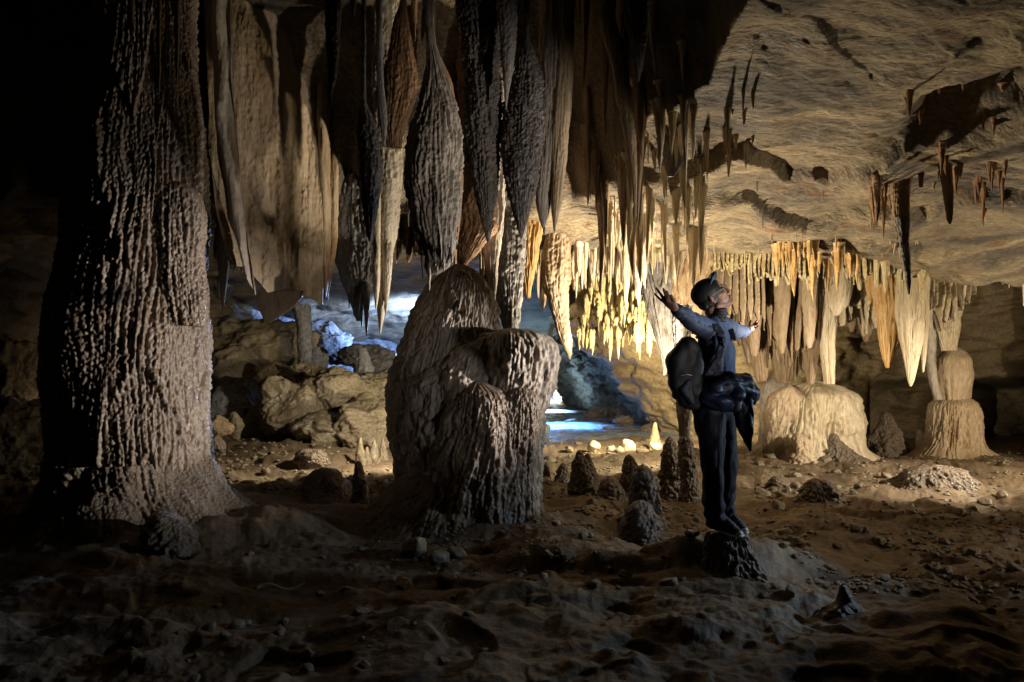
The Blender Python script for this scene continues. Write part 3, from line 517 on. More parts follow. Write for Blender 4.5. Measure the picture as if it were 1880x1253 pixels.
G([(795,1526,1536),(810,1520,1544),(830,1512,1572),(852,1490,1605)], 'stump', 'brown spreading stalagmite in front of the wide dome', pop=.03)
G([(794,1460,1470),(806,1454,1480),(830,1448,1492)], 'tan', 'small tan cone leaning on the front of the wide dome', d=10.3, pop=.02)
G([(878,1488,1512),(888,1478,1524),(905,1472,1532),(925,1464,1540)], 'stump', 'dark blunt stump alone on the mud right of the person', pop=.03, d=7.2)
G([(874,1416,1428),(884,1410,1440),(900,1404,1452)], 'stump', 'tiny dark knob left of the blunt stump')
G([(853,1700,1735),(862,1668,1765),(878,1650,1784),(896,1630,1800)], 'stump', 'long low dark mound at the right side of the floor', pop=.03, depth=.6)
G([(1072,1542,1552),(1085,1539,1559),(1105,1534,1566),(1122,1505,1590),(1150,1488,1625),(1190,1468,1660),(1235,1440,1690)], 'stump', 'big black pointed mound in the dark front right corner', d=3.9, pop=.02, depth=.8)
G([(972,1300,1364),(980,1296,1370),(1000,1292,1378),(1030,1288,1388),(1060,1280,1402),(1085,1262,1425)], 'stump', 'rough stalagmite stump the person stands on', d=4.5, pop=.018, lump=.03, depth=.9, top_round=5, nf=18, fa=.015)
G([(938,286,304),(948,276,322),(965,270,345),(990,262,358),(1030,248,372)], 'stump', 'rough brown spur rising in the dark in front of the great column', d=5.0, pop=.02)
G([(878,230,236),(890,226,242),(915,224,246)], 'stump', 'small brown knob at the dark foot of the great column', d=5.6)
G([(775,1200,1206),(790,1197,1209),(808,1194,1213)], 'wall', 'distant small stalagmite at the foot of the golden wall', d=12.5)
# far pillars on the left
for k, (pr_, d_, lab) in enumerate((([(560,536,572),(600,545,572),(650,548,570),(700,540,584)], 17, 'dark thin pillar standing against the blue lit back wall'),
                         ([(470,392,432),(520,396,428),(555,400,420),(575,404,416)], 19, 'blue white hanging flowstone far back beside the great column'),
                         ([(640,655,672),(668,652,680),(700,640,700)], 15, 'jagged dark stalagmite in front of the blue pool at the back'))):
    thing(('rock_pillar', 'flowstone', 'stalagmite')[k], pr_, d_, M['bluewall'], lab, ('pillar', 'flowstone', 'stalagmite')[k], hang=(k == 1), lump=.15, lf=2, pop=.05, pf=6, nf=8, fa=.05, seed=120+k)

# ------------------------------------------------------------------ boulders and stones
def ico(sub):
    bm = bmesh.new(); bmesh.ops.create_icosphere(bm, subdivisions=sub, radius=1)
    V = np.array([v.co[:] for v in bm.verts], np.float32); Q = np.array([[v.index for v in f.verts] for f in bm.faces], np.int32); bm.free(); return V, Q
ICO6, ICO3, ICO2 = ico(6), ico(3), ico(2)
def facet(V, seed, n=22, k=14.):
    r = np.random.RandomState(seed + 100); Nn = r.normal(size=(n, 3)); Nn /= np.linalg.norm(Nn, axis=1)[:, None]; dd = r.uniform(.62, 1.0, n)
    q = np.maximum(V @ Nn.T, .02)/dd[None, :]; return np.minimum((np.sum(q**k, axis=1))**(-1/k), 1.12)
def rock(name, loc, size, mat, label, cat='boulder', seed=0, ic=None, group=None, rz=0., rough=.5, ang=.5):
    V, Q = ic or ICO6
    s = seed*5.31
    dd = 1 + rough*(.55*fbm(V[:, 0]*.9 + s, V[:, 1]*.9, V[:, 2]*.9, 5, .55) + .22*ridg(V[:, 0]*1.8 + s, V[:, 1]*1.8, V[:, 2]*1.8, 3) + .10*fbm(V[:, 0]*6 + s, V[:, 1]*6, V[:, 2]*8, 3, .65))
    fc = facet(V, int(seed)*7 + 3); W = V*(fc*(.45 + .55*dd))[:, None]*1.15
    W = W + .05*np.floor(W*2.2 + .7*noise(W[:, 0], W[:, 1], W[:, 2] + s)[:, None])/2.2
    c, s_ = math.cos(rz), math.sin(rz); W = W*np.array(size, np.float32)
    W = np.stack([W[:, 0]*c - W[:, 1]*s_, W[:, 0]*s_ + W[:, 1]*c, W[:, 2]], -1)
    o = mesh_np(name, W, Q, mat); o.location = loc
    return tag(o, label, cat, group)
def rockp(x0, x1, y0, y1, d, mat, label, seed, dy=.8, rz=0., **kw):
    c = P((x0+x1)/2, (y0+y1)/2, d); return rock('boulder', c, ((x1-x0)/2/F*d*1.05, (x1-x0)/2/F*d*dy, (y1-y0)/2/F*d*1.05), M[mat], label, seed=seed, rz=rz, **kw)
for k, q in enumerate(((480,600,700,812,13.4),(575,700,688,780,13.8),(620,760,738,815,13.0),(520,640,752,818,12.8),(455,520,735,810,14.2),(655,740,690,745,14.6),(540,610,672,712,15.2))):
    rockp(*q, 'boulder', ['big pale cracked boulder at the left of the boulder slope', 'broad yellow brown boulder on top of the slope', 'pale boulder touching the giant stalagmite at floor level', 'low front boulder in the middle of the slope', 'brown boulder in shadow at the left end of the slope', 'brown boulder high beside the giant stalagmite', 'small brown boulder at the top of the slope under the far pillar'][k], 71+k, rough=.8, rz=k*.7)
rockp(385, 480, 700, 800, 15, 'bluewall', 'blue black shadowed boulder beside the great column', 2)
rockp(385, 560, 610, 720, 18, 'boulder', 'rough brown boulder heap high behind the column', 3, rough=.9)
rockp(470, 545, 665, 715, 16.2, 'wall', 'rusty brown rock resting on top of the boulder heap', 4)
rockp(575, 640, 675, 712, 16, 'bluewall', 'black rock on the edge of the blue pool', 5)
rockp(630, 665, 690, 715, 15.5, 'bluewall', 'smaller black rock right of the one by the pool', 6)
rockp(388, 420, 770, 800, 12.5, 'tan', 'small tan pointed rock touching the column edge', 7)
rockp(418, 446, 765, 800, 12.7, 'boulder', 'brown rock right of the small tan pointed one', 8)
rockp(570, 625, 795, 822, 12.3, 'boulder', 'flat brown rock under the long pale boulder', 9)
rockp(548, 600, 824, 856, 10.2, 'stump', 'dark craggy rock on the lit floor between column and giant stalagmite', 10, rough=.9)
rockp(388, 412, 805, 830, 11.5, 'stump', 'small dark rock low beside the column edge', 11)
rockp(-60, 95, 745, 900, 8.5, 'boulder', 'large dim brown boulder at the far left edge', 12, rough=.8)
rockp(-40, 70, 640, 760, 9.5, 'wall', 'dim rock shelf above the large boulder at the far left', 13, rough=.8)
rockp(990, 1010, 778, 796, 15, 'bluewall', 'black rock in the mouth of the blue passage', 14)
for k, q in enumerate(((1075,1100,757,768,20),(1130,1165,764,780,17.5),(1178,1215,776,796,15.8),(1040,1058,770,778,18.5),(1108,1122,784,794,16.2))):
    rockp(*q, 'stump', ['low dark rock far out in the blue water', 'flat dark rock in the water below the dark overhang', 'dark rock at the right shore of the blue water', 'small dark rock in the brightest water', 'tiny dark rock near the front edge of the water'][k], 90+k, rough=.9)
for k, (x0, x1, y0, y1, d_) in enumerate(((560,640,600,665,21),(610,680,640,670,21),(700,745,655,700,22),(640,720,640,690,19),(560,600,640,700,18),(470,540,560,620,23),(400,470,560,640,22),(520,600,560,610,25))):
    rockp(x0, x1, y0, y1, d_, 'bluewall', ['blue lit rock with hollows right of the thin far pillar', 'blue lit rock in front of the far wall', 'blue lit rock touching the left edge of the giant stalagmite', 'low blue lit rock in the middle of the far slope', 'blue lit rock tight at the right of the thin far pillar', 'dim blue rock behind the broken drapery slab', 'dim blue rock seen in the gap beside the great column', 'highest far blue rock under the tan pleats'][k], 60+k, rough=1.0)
for k, (x, y, s_) in enumerate(((1090,820,22),(1120,826,12),(1155,822,24),(1206,824,20),(1138,828,14))):
    rockp(x-s_/2, x+s_/2, y-s_*.5, y+s_*.35, F*1.4/(y+6-HY), 'cream', ['rounded yellow stone leftmost on the edge of the blue passage', 'small yellow stone right of the leftmost one at the passage', 'rounded yellow stone in the middle of the passage edge', 'rounded yellow stone nearest the slender column', 'tiny yellow stone between the middle ones'][k], 20+k, ic=ICO3, rough=.8)
# long shards
for k, (x0, x1, y, d, lab) in enumerate(((985,1052,890,7.8,'thin light stick lying on the floor right of the giant stalagmite'), (470,560,1085,4.3,'thin bent dead branch lying in the dark foreground'), (620,690,1078,4.35,'straight thin stick on the dark foreground mud'))):
    a = P(x0, y, d); b = P(x1, y - 3, d + .15); a.z = fz(a.x, a.y) + .03; b.z = fz(b.x, b.y) + .035
    n = 40; tt = np.linspace(0, 1, n)[:, None]; th = np.linspace(0, 2*np.pi, 10, endpoint=False)[None, :]
    rad = .012*(1 - .5*tt) + .003*noise(tt*20, 0, k)
    cx_ = a.x + (b.x-a.x)*tt; cy_ = a.y + (b.y-a.y)*tt + .03*np.sin(tt*5 + k); czz = a.z + (b.z-a.z)*tt + .015*np.sin(tt*7)
    V = np.stack([cx_ + 0*th, cy_ + rad*np.cos(th), czz + rad*np.sin(th)], -1).reshape(-1, 3)
    tag(mesh_np('stick', V, grid_quads(n, 10, True), M['tan']), lab, 'stick')
ip = lambda xs, ys: (lambda x: float(np.interp(x, xs, ys)))
wide(1262, 1500, 425, ip([1262,1300,1380,1500], [620,600,660,690]), 30, 40, 26, 10.9, 'tan', 16, .22, 201, 'broad shadowed brown curtain wall of pleats behind the person')
wide(1395, 1530, 430, ip([1395,1440,1530], [600,655,560]), 30, 45, 18, 10.1, 'tan', 10, .2, 202, 'tan pleated curtain hanging between the far hand and the bright cream drapery')
wide(1500, 1720, 425, ip([1500,1560,1640,1720], [560,600,560,530]), 30, 40, 26, 9.9, 'cream', 15, .18, 203, 'cream pleated curtain running from the wide dome to the right column')
wide(1690, 1790, 470, ip([1690,1730,1790], [560,600,520]), 14, 25, 14, 10.6, 'cream', 9, .15, 204, 'cream pleats gathered at the top of the right column')
wide(880, 1062, 420, ip([880,960,1000,1062], [545,520,560,540]), 26, 38, 26, 8.75, 'tan', 14, .14, 205, 'tan pleated curtain under the ceiling lip above the giant stalagmite shoulder')
wide(1050, 1250, 425, ip([1050,1150,1250], [500,520,560]), 20, 32, 26, 8.9, 'cream', 14, .12, 206, 'cream pleated curtain under the ceiling lip above the golden wall')
wide(1180, 1290, 440, ip([1180,1230,1290], [560,620,560]), 26, 34, 12, 9.2, 'brown', 8, .16, 207, 'grey brown pleated curtain beside the raised hand')
wide(700, 905, 330, ip([700,760,830,905], [455,480,430,460]), 22, 34, 20, 7.6, 'rust', 14, .16, 208, 'rusty pleated curtain in the shadow behind the fluted stalactite')
wide(395, 700, 250, ip([395,500,600,700], [470,500,480,500]), 28, 40, 24, 7.9, 'brown', 18, .2, 209, 'dark brown curtain far behind the tan sheet of drapery')
wide(1425, 1585, 352, ip([1425,1500,1585], [430,470,440]), 14, 26, 24, 8.4, 'orange', 16, .1, 210, 'orange pleated fringe glowing under the ceiling right of the person')
wide(1240, 1500, 425, ip([1240,1300,1400,1500], [505,500,500,520]), 16, 26, 44, 8.6, 'gold', 30, .09, 211, 'long ochre fringe of short pleats along the ceiling lip over the person')
wide(1545, 1700, 400, ip([1545,1600,1700], [500,520,500]), 18, 30, 24, 8.8, 'gold', 16, .1, 212, 'ochre pleated fringe left of the hooked stalactite')
wide(1230, 1400, 430, ip([1230,1300,1400], [600,560,610]), 22, 36, 20, 9.6, 'tan', 12, .16, 213, 'tan pleated curtain close behind the head and the backpack')
# small white note card standing on the shoulder of the giant stalagmite
cm = bpy.data.materials.new('card'); cm.use_nodes = True; cm.node_tree.nodes['Principled BSDF'].inputs['Base Color'].default_value = (.55, .5, .36, 1)
c_ = P(1012, 606, 6.25); bm = bmesh.new(); bmesh.ops.create_cube(bm, size=1, matrix=Matrix.Translation(c_) @ Matrix.Rotation(R(12), 4, 'Y') @ Matrix.Diagonal((.042, .012, .11, 1)))
bmesh.ops.bevel(bm, geom=bm.edges[:], offset=.002, segments=1)
me = bpy.data.meshes.new('marker_card'); bm.to_mesh(me); bm.free(); me.materials.append(cm); o = bpy.data.objects.new('marker_card', me); COL.objects.link(o)
tag(o, 'small pale upright card standing on the shoulder of the giant stalagmite', 'card')

# ------------------------------------------------------------------ small stalactites and straws
rnd = random.Random(5)
def straw_proto(kind, seed, mat):
    """unit stalactite hanging from z=0 to z=-1, radius 1 at the top"""
    n, m = (26, 8) if kind == 'straw' else (110, 26)
    v = np.linspace(0, 1, n)[:, None]; th = np.linspace(0, 2*np.pi, m, endpoint=False)[None, :]
    if kind == 'straw': r = .62*(1 - v)**.25 + .4*np.exp(-v*9) + .6*np.exp(-v*16) + .06*noise(v*9, 0, seed)
    elif kind == 'spindle': r = np.sin(np.pi*v**.6)**.8*(1 + .28*noise(v*3, 0, seed) + .12*noise(v*9, 1, seed))
    else: r = (1 - v)**.7*(1 + .28*noise(v*3, 0, seed) + .12*noise(v*9, 1, seed)) + .12*np.exp(-v*8) + .4*np.exp(-v*12)
    r = np.maximum(r, .0)*np.ones_like(th)
    ax = .3*noise(v*2, 5, seed)*v; ay = .3*noise(v*2, 9, seed)*v
    if kind != 'straw': r = r*(1 + .3*noise(np.cos(th)*1.6, np.sin(th)*1.6 + seed, v*3) + .14*np.abs(noise(np.cos(th)*3, np.sin(th)*3, v*14 + seed)) + .1*np.abs(np.sin(th*3.5 + seed + v)))
    r = r*(v > 0); V = np.stack([r*np.cos(th) + ax, r*np.sin(th) + ay, -v + 0*th - .0*v], -1)
    return V.reshape(-1, 3), grid_quads(n, m, True)
PROTO = {('straw', k): straw_proto('straw', k*3.3, None) for k in range(4)}
PROTO.update({('cone', k): straw_proto('cone', k*7.7 + 2, None) for k in range(8)})
PROTO.update({('spindle', k): straw_proto('spindle', k*5.1 + 1, None) for k in range(8)})
ALL = []
def field(kind, n, px, d, ln, wd, mat, label, group, zf=None, edge=None, clump=0., pymin=None, pymax=None):
    cl = [(rnd.uniform(*px), rnd.uniform(*d)) for _ in range(max(3, n//9))]
    tries = 0; k = 0
    while k < n and tries < n*30:
        tries += 1
        if clump and rnd.random() < clump:
            c = rnd.choice(cl); x_, d_ = c[0] + rnd.gauss(0, (px[1]-px[0])*.03), c[1] + rnd.gauss(0, .1)
        else: x_, d_ = rnd.uniform(*px), rnd.uniform(*d)
        x = (x_ - 940)/F*d_
        z = (zf(x, d_) if zf else cz(x, d_)) + .05
        py = HY - (z - CH)*F/d_
        if pymin is not None and py < pymin: continue
        if pymax is not None and py > pymax: continue
        L = rnd.uniform(*ln)**1.0*rnd.choice([.5, .7, 1, 1]); W = rnd.uniform(*wd)*(.7 + .3*L/ln[1])
        ALL.append((L*W/d_**2, kind, rnd.randrange(4 if kind == 'straw' else 8), x, d_, z, L, W, mat, label, group)); k += 1
# lip fringe over the passage
field('straw', 150, (885, 1245), (8.05, 8.6), (.12, .62), (.010, .022), 'cream', 'thin cream straw under the ceiling lip above the passage', 'cream straws along the ceiling lip', clump=.5)
field('cone', 46, (890, 1240), (8.0, 8.7), (.3, .85), (.03, .07), 'cream', 'tapering cream stalactite under the ceiling lip above the passage', 'cream stalactites along the ceiling lip', clump=.4)
field('straw', 60, (1190, 1440), (8.1, 8.6), (.1, .45), (.009, .02), 'cream', 'thin straw on the ceiling lip above the person', 'straws above the person', clump=.4)
field('cone', 60, (1250, 1700), (8.3, 9.0), (.15, .5), (.02, .05), 'gold', 'ochre stalactite in the ragged fringe over the person', 'ochre stalactites over the person', clump=.4)
field('cone', 70, (1250, 1520), (8.6, 9.9), (.2, .7), (.025, .06), 'tan', 'tan stalactite in the row behind and above the person', 'tan stalactites behind the person', clump=.3)
# band on the recess edge
field('straw', 90, (1095, 1295), (5.6, 8.0), (.12, .5), (.007, .016), 'cream', 'thin pale straw in the dense band left of the ledges', 'pale straws in the dense band', clump=.6)
field('cone', 75, (1095, 1292), (5.4, 8.1), (.25, .85), (.022, .06), 'cream', 'pale stalactite in the dense band left of the ledges', 'pale stalactites in the dense band', clump=.6)
field('cone', 34, (1045, 1180), (5.0, 6.9), (.4, 1.5), (.03, .08), 'brown', 'dim brown stalactite right of the twin lobed one', 'dim brown stalactites', clump=.3)
field('cone', 14, (1180, 1300), (4.6, 6.2), (.2, .55), (.015, .04), 'tan', 'small tan stalactite on the edge of the dark hollow', 'tan stalactites by the hollow', clump=.5)
field('cone', 14, (1325, 1390), (5.2, 6.1), (.12, .42), (.014, .03), 'tan', 'small brown stalactite bunched on the pale ceiling', 'bunch on the pale ceiling', clump=.5)
# orange fringe
field('cone', 70, (1425, 1580), (7.6, 9.0), (.2, .6), (.025, .055), 'orange', 'orange stalactite in the glowing fringe right of the person', 'orange stalactites right of the person', clump=.3)
field('straw', 30, (1370, 1600), (6.6, 8.8), (.1, .4), (.008, .018), 'cream', 'thin straw on the ledges above the orange fringe', 'straws on the ledges', clump=.5)
field('cone', 26, (1290, 1700), (6.6, 8.0), (.08, .3), (.012, .03), 'tan', 'stubby tan stalactite scattered on the lower ceiling', 'stubby stalactites on the lower ceiling', clump=.7)
field('cone', 34, (1660, 1860), (5.2, 6.8), (.12, .42), (.016, .04), 'rust', 'rusty stalactite around the dark hollow at the upper right', 'rusty stalactites at the upper right', clump=.5)
field('cone', 10, (1590, 1640), (6.1, 6.9), (.2, .5), (.02, .04), 'rust', 'small stalactite beside the long hooked one', 'stalactites beside the hooked one')
field('cone', 26, (1690, 1810), (9.2, 10.4), (.2, .55), (.03, .06), 'cream', 'cream stalactite around the right column top', 'cream stalactites over the right column')
field('straw', 16, (1800, 1880), (9.2, 9.6), (.1, .35), (.01, .02), 'cream', 'thin straw under the right end of the ceiling lip', 'straws at the right edge')
# gold drips on the wall beyond
def gz(lo, hi): return lambda x, d: rnd.uniform(lo, hi)
field('spindle', 150, (1062, 1235), (12.2, 13.0), (.25, .7), (.025, .06), 'gold', 'bright yellow stalactite on the golden far wall', 'yellow stalactites on the golden wall', zf=gz(2.1, 3.6))
# left
field('straw', 34, (718, 790), (6.6, 8.0), (.1, .4), (.009, .018), 'cream', 'thin pale straw left of the giant stalagmite top', 'straws left of the dome')
field('cone', 22, (700, 900), (6.4, 8.2), (.25, .7), (.03, .07), 'rust', 'brown stalactite in the gloom behind the fluted one', 'brown stalactites behind the fluted one')
field('cone', 14, (390, 640), (6.2, 8), (.3, .9), (.03, .08), 'brown', 'dark stalactite behind the tan curtains', 'dark stalactites behind the curtains')
ALL.sort(key=lambda a: -a[0])
cache = {}
def unit(kind, k, mat):
    if (kind, k, mat) not in cache:
        V, Q = PROTO[(kind, k)]
        me = bpy.data.meshes.new(kind + '_stalactite'); me.vertices.add(len(V)); me.vertices.foreach_set('co', V.astype(np.float32).ravel())
        me.loops.add(Q.size); me.loops.foreach_set('vertex_index', Q.astype(np.int32).ravel()); me.polygons.add(len(Q)); me.polygons.foreach_set('loop_start', np.arange(0, Q.size, 4, dtype=np.int32))
        me.update(calc_edges=True); me.polygons.foreach_set('use_smooth', np.ones(len(Q), bool)); me.materials.append(M[mat]); cache[(kind, k, mat)] = me
    return cache[(kind, k, mat)]
NIND = 300
ORD = {}
for it in sorted(ALL[:NIND], key=lambda a: a[3]/a[4]): ORD.setdefault(it[10], []).append(it)
def nth(i, n):
    if i == 0: return 'leftmost'
    if i == n - 1: return 'rightmost'
    k = i + 1; return '%d%s from the left' % (k, 'th' if 10 <= k % 100 <= 20 else {1: 'st', 2: 'nd', 3: 'rd'}.get(k % 10, 'th'))
for it in ALL[:NIND]:
    (a, kind, k, x, y, z, L, W, mat, label, group) = it
    lst = ORD[group]; i = [q is it for q in lst].index(True); med = sorted(q[6] for q in lst)[len(lst)//2]
    label = ('long ' if L > 1.25*med else 'short ' if L < .75*med else '') + label
    words = label.split(); label = ' '.join(words[:11]) + ', ' + nth(i, len(lst))
    o = bpy.data.objects.new('straw_stalactite' if kind == 'straw' else 'small_stalactite', unit(kind, k, mat)); COL.objects.link(o)
    o.location = (x, y, z); o.scale = (W, W, L); o.rotation_euler = (rnd.gauss(0, .02), rnd.gauss(0, .02), rnd.uniform(0, 6.28)); tag(o, label, 'stalactite', group)
rest = {}
for it in ALL[NIND:]: rest.setdefault('x', []).append(it)
if rest:
    mats = sorted({it[8] for it in rest['x']}); Vs, Qs, Ms = [], [], []; off = 0
    for (a, kind, k, x, y, z, L, W, mat, label, group) in rest['x']:
        V, Q = PROTO[(kind, k)]; an = rnd.uniform(0, 6.28); c, s_ = math.cos(an), math.sin(an)
        Vs.append(np.stack([(V[:, 0]*c - V[:, 1]*s_)*W + x, (V[:, 0]*s_ + V[:, 1]*c)*W + y, V[:, 2]*L + z], -1)); Qs.append(Q + off); off += len(V); Ms += [mats.index(mat)]*len(Q)
    o = mesh_np('stalactite_fringe', np.concatenate(Vs), np.concatenate(Qs), M[mats[0]])
    for m_ in mats[1:]: o.data.materials.append(M[m_])
    o.data.polygons.foreach_set('material_index', np.array(Ms, np.int32))
    tag(o, 'countless smallest straws filling the fringes under the ceiling', 'stalactites', kind='stuff')

# loose stones on the floor
SP = []
for k in range(7):
    V, Q = ICO3; s_ = k*4.4 + 1
    dd = 1 + .5*fbm(V[:, 0]*1.0 + s_, V[:, 1], V[:, 2], 3) + .1*ridg(V[:, 0]*2 + s_, V[:, 1]*2, V[:, 2]*2, 2)
    W_ = V*(facet(V, k, 20, 22.)*(.75 + .25*dd))[:, None]*np.array([1.1, .85, .65])
    o = mesh_np('loose_stone', W_, Q, M['boulder'], smooth=(k % 2 == 0)); SP.append(o.data); bpy.data.objects.remove(o)
def stones(n, px, py, size, label, group, mat=None):
    xs_ = sorted(rnd.uniform(*px) for _ in range(n)); szs = [rnd.uniform(*size)*rnd.choice([.6, .8, 1, 1.3]) for _ in range(n)]; md = sorted(szs)[n//2]
    for i_ in range(n):
        a, b = xs_[i_], rnd.uniform(*py); d = F*CH/(b - HY); x = (a - 940)/F*d
        s_ = szs[i_]; lab_ = ' '.join((('large ' if s_ > 1.3*md else 'small ' if s_ < .75*md else '') + label).split()[:12]) + ', ' + nth(i_, n)
        o = bpy.data.objects.new('loose_stone', rnd.choice(SP)); COL.objects.link(o)
        o.location = (x, d, fz(x, d) + s_*.25); o.scale = (s_, s_, s_); o.rotation_euler = (rnd.uniform(-.4, .4), rnd.uniform(-.4, .4), rnd.uniform(0, 6.28)); tag(o, lab_, 'stone', group)
stones(46, (985, 1300), (838, 985), (.025, .07), 'grey stone among the knobbly stalagmites', 'stones among the stalagmites')
stones(70, (1380, 1880), (870, 1120), (.02, .055), 'brown stone lying loose on the mud right of the person', 'stones right of the person')
stones(34, (960, 1280), (985, 1110), (.02, .06), 'grey stone on the mud before the stalagmites', 'stones on the terrace')
stones(34, (390, 720), (815, 900), (.03, .08), 'pale stone on the floor right of the great column', 'stones on the lit floor')
stones(40, (300, 900), (1000, 1240), (.015, .05), 'dark stone lying in the shadowed foreground', 'stones in the dark foreground')
stones(14, (1000, 1280), (805, 850), (.05, .12), 'yellowish cobble at the near edge of the passage', 'cobbles by the passage')
stones(18, (1380, 1880), (850, 1000), (.06, .12), 'angular brown rock chunk on the mud right of the person', 'rock chunks right of the person')
stones(16, (700, 1280), (960, 1090), (.05, .11), 'angular rock chunk in front of the giant stalagmite', 'rock chunks before the giant stalagmite')
stones(16, (1380, 1620), (845, 880), (.04, .09), 'flat stone near the foot of the wide dome', 'stones near the dome')
Vs, Qs = [], []; off = 0
V0, Q0 = ICO2; FC = [facet(V0, k, 16, 30.) for k in range(24)]
def gravel(n, px, py, size):
    global off
    a = np.array([rnd.uniform(*px) for _ in range(n)]); b = np.array([rnd.uniform(py[0]**-1, py[1]**-1)**-1 for _ in range(n)])
    d = F*CH/(b - HY); x = (a - 940)/F*d; keep = noise(x*1.3, d*1.3, 44) > -.15; x, d = x[keep], d[keep]; z = floorz(x, d)
    for i in range(len(x)):
        s_ = rnd.uniform(*size); j = rnd.random()*10
        W_ = V0*FC[i % 24][:, None]*np.array([s_, s_*rnd.uniform(.6, 1), s_*rnd.uniform(.4, .8)])
        Vs.append(W_ + np.array([x[i], d[i], z[i] + s_*.15])); Qs.append(Q0 + off); off += len(V0)
gravel(1500, (985, 1290), (812, 975), (.012, .035))
gravel(1900, (1380, 1880), (835, 1100), (.008, .034))
gravel(900, (390, 720), (805, 920), (.01, .045))
gravel(600, (640, 1280), (980, 1060), (.008, .022))
tag(mesh_np('gravel', np.concatenate(Vs), np.concatenate(Qs), M['boulder'], smooth=False), 'wet gravel scattered over the muddy floor', 'gravel', kind='stuff')
# ------------------------------------------------------------------ the person
def plain(name, col, rough=.6, bump=0., bs=200, spec=.5, sheen=0.):
    m = bpy.data.materials.new(name); m.use_nodes = True; N = m.node_tree.nodes; L = m.node_tree.links; b = N['Principled BSDF']
    b.inputs['Roughness'].default_value = rough; b.inputs['Specular IOR Level'].default_value = spec
    g = N.new('ShaderNodeTexCoord'); n = N.new('ShaderNodeTexNoise'); n.inputs['Scale'].default_value = bs*.12; n.inputs['Detail'].default_value = 5; L.new(g.outputs['Object'], n.inputs['Vector'])
    mr = N.new('ShaderNodeMapRange'); L.new(n.outputs[0], mr.inputs[0]); mr.inputs[1].default_value = .3; mr.inputs[2].default_value = .7; mr.inputs[3].default_value = .75; mr.inputs[4].default_value = 1.2
    mx = N.new('ShaderNodeMix'); mx.data_type = 'RGBA'; mx.blend_type = 'MULTIPLY'; mx.inputs[0].default_value = 1; mx.inputs[6].default_value = col + (1,); L.new(mr.outputs[0], mx.inputs[7]); L.new(mx.outputs[2], b.inputs['Base Color'])
    if bump:
        n2 = N.new('ShaderNodeTexNoise'); n2.inputs['Scale'].default_value = bs; n2.inputs['Detail'].default_value = 3; L.new(g.outputs['Object'], n2.inputs['Vector'])
        bp = N.new('ShaderNodeBump'); bp.inputs['Strength'].default_value = bump; bp.inputs['Distance'].default_value = .0012; L.new(n2.outputs[0], bp.inputs['Height']); L.new(bp.outputs[0], b.inputs['Normal'])
    return m
MS = plain('skin', (.36, .20, .14), .5, .15, 300); MS.node_tree.nodes['Principled BSDF'].inputs['Subsurface Weight'].default_value = .1
MS.node_tree.nodes['Principled BSDF'].inputs['Subsurface Scale'].default_value = .01
MSH = plain('blue_grey_cloth', (.058, .095, .185), .75, .3, 400); MN = plain('navy_cloth', (.012, .018, .04), .6, .4, 300)
MT = plain('dark_trouser_cloth', (.007, .010, .022), .7, .3, 250, .3); MB_ = plain('black_fabric', (.008, .009, .013), .6, .5, 300)
MH = plain('black_hair', (.012, .010, .009), .5, .6, 400); MJ = plain('shiny_navy_jacket', (.009, .016, .042), .5, .2, 120, .4)
MWh = plain('white_rubber', (.78, .78, .75), .6); MGl = plain('glasses_metal', (.05, .05, .055), .25, 0, 100, .8); MSt = plain('strap_webbing', (.02, .03, .06), .5, .6, 600)
ML = plain('lace', (.45, .46, .5), .7); MZ = plain('zip_metal', (.35, .36, .4), .3, 0, 100, .9); MLens = plain('lens_glass', (.06, .07, .08), .05, 0, 100, 1.0)
SC = 1253/4.5
SI = ico(3)
def hull(bm, sph):
    vs_ = []
    for (p, r) in sph:
        rr = np.array(r if hasattr(r, '__len__') else (r, r, r))
        for v in SI[0]: vs_.append(bm.verts.new(Vector((p[0] + v[0]*rr[0], p[1] + v[1]*rr[1], p[2] + v[2]*rr[2]))))
    g = bmesh.ops.convex_hull(bm, input=vs_, use_existing_faces=False)
    dl = list({e for e in g['geom_interior'] + g['geom_unused'] if isinstance(e, bmesh.types.BMVert) and e.is_valid})
    bmesh.ops.delete(bm, geom=dl, context='VERTS')
def chain(bm, pts):
    for a, b in zip(pts[:-1], pts[1:]): hull(bm, [a, b])
def remesh(name, bm, vox, mat, parent, smooth=4, disp=None):
    me = bpy.data.meshes.new(name); bm.to_mesh(me); bm.free(); o = bpy.data.objects.new(name, me); COL.objects.link(o)
    md = o.modifiers.new('r', 'REMESH'); md.mode = 'VOXEL'; md.voxel_size = vox; md.adaptivity = 0
    sm = o.modifiers.new('s', 'SMOOTH'); sm.factor = .5; sm.iterations = smooth
    dg = bpy.context.evaluated_depsgraph_get(); dg.update(); m2 = bpy.data.meshes.new_from_object(o.evaluated_get(dg)); o.modifiers.clear(); o.data = m2; bpy.data.meshes.remove(me); m2.name = name
    n = len(m2.vertices)
    if disp is not None and n:
        co = np.empty(n*3, np.float32); m2.vertices.foreach_get('co', co); no = np.empty(n*3, np.float32); m2.vertices.foreach_get('normal', no)
        co = co.reshape(-1, 3); no = no.reshape(-1, 3); co = co + no*disp(co)[:, None]; m2.vertices.foreach_set('co', co.ravel())
    m2.polygons.foreach_set('use_smooth', np.ones(len(m2.polygons), bool)); m2.update(); m2.materials.clear(); m2.materials.append(mat)
    if parent is not None: o.parent = parent; o.matrix_parent_inverse = Matrix.Translation(-parent.location)
    return o
def rot(v, rz): return v
per = root('person', P(1335, 972, 4.5), 'person in dark clothes and cap on a rock stump, arms spread, looking up', 'person')
V3 = Vector
f = V3((.85, -.10, .52)).normalized(); u = V3((-.53, 0, .85)); sd = u.cross(f).normalized(); u = f.cross(sd).normalized(); sd = -sd if sd.y > 0 else sd   # sd: towards the camera
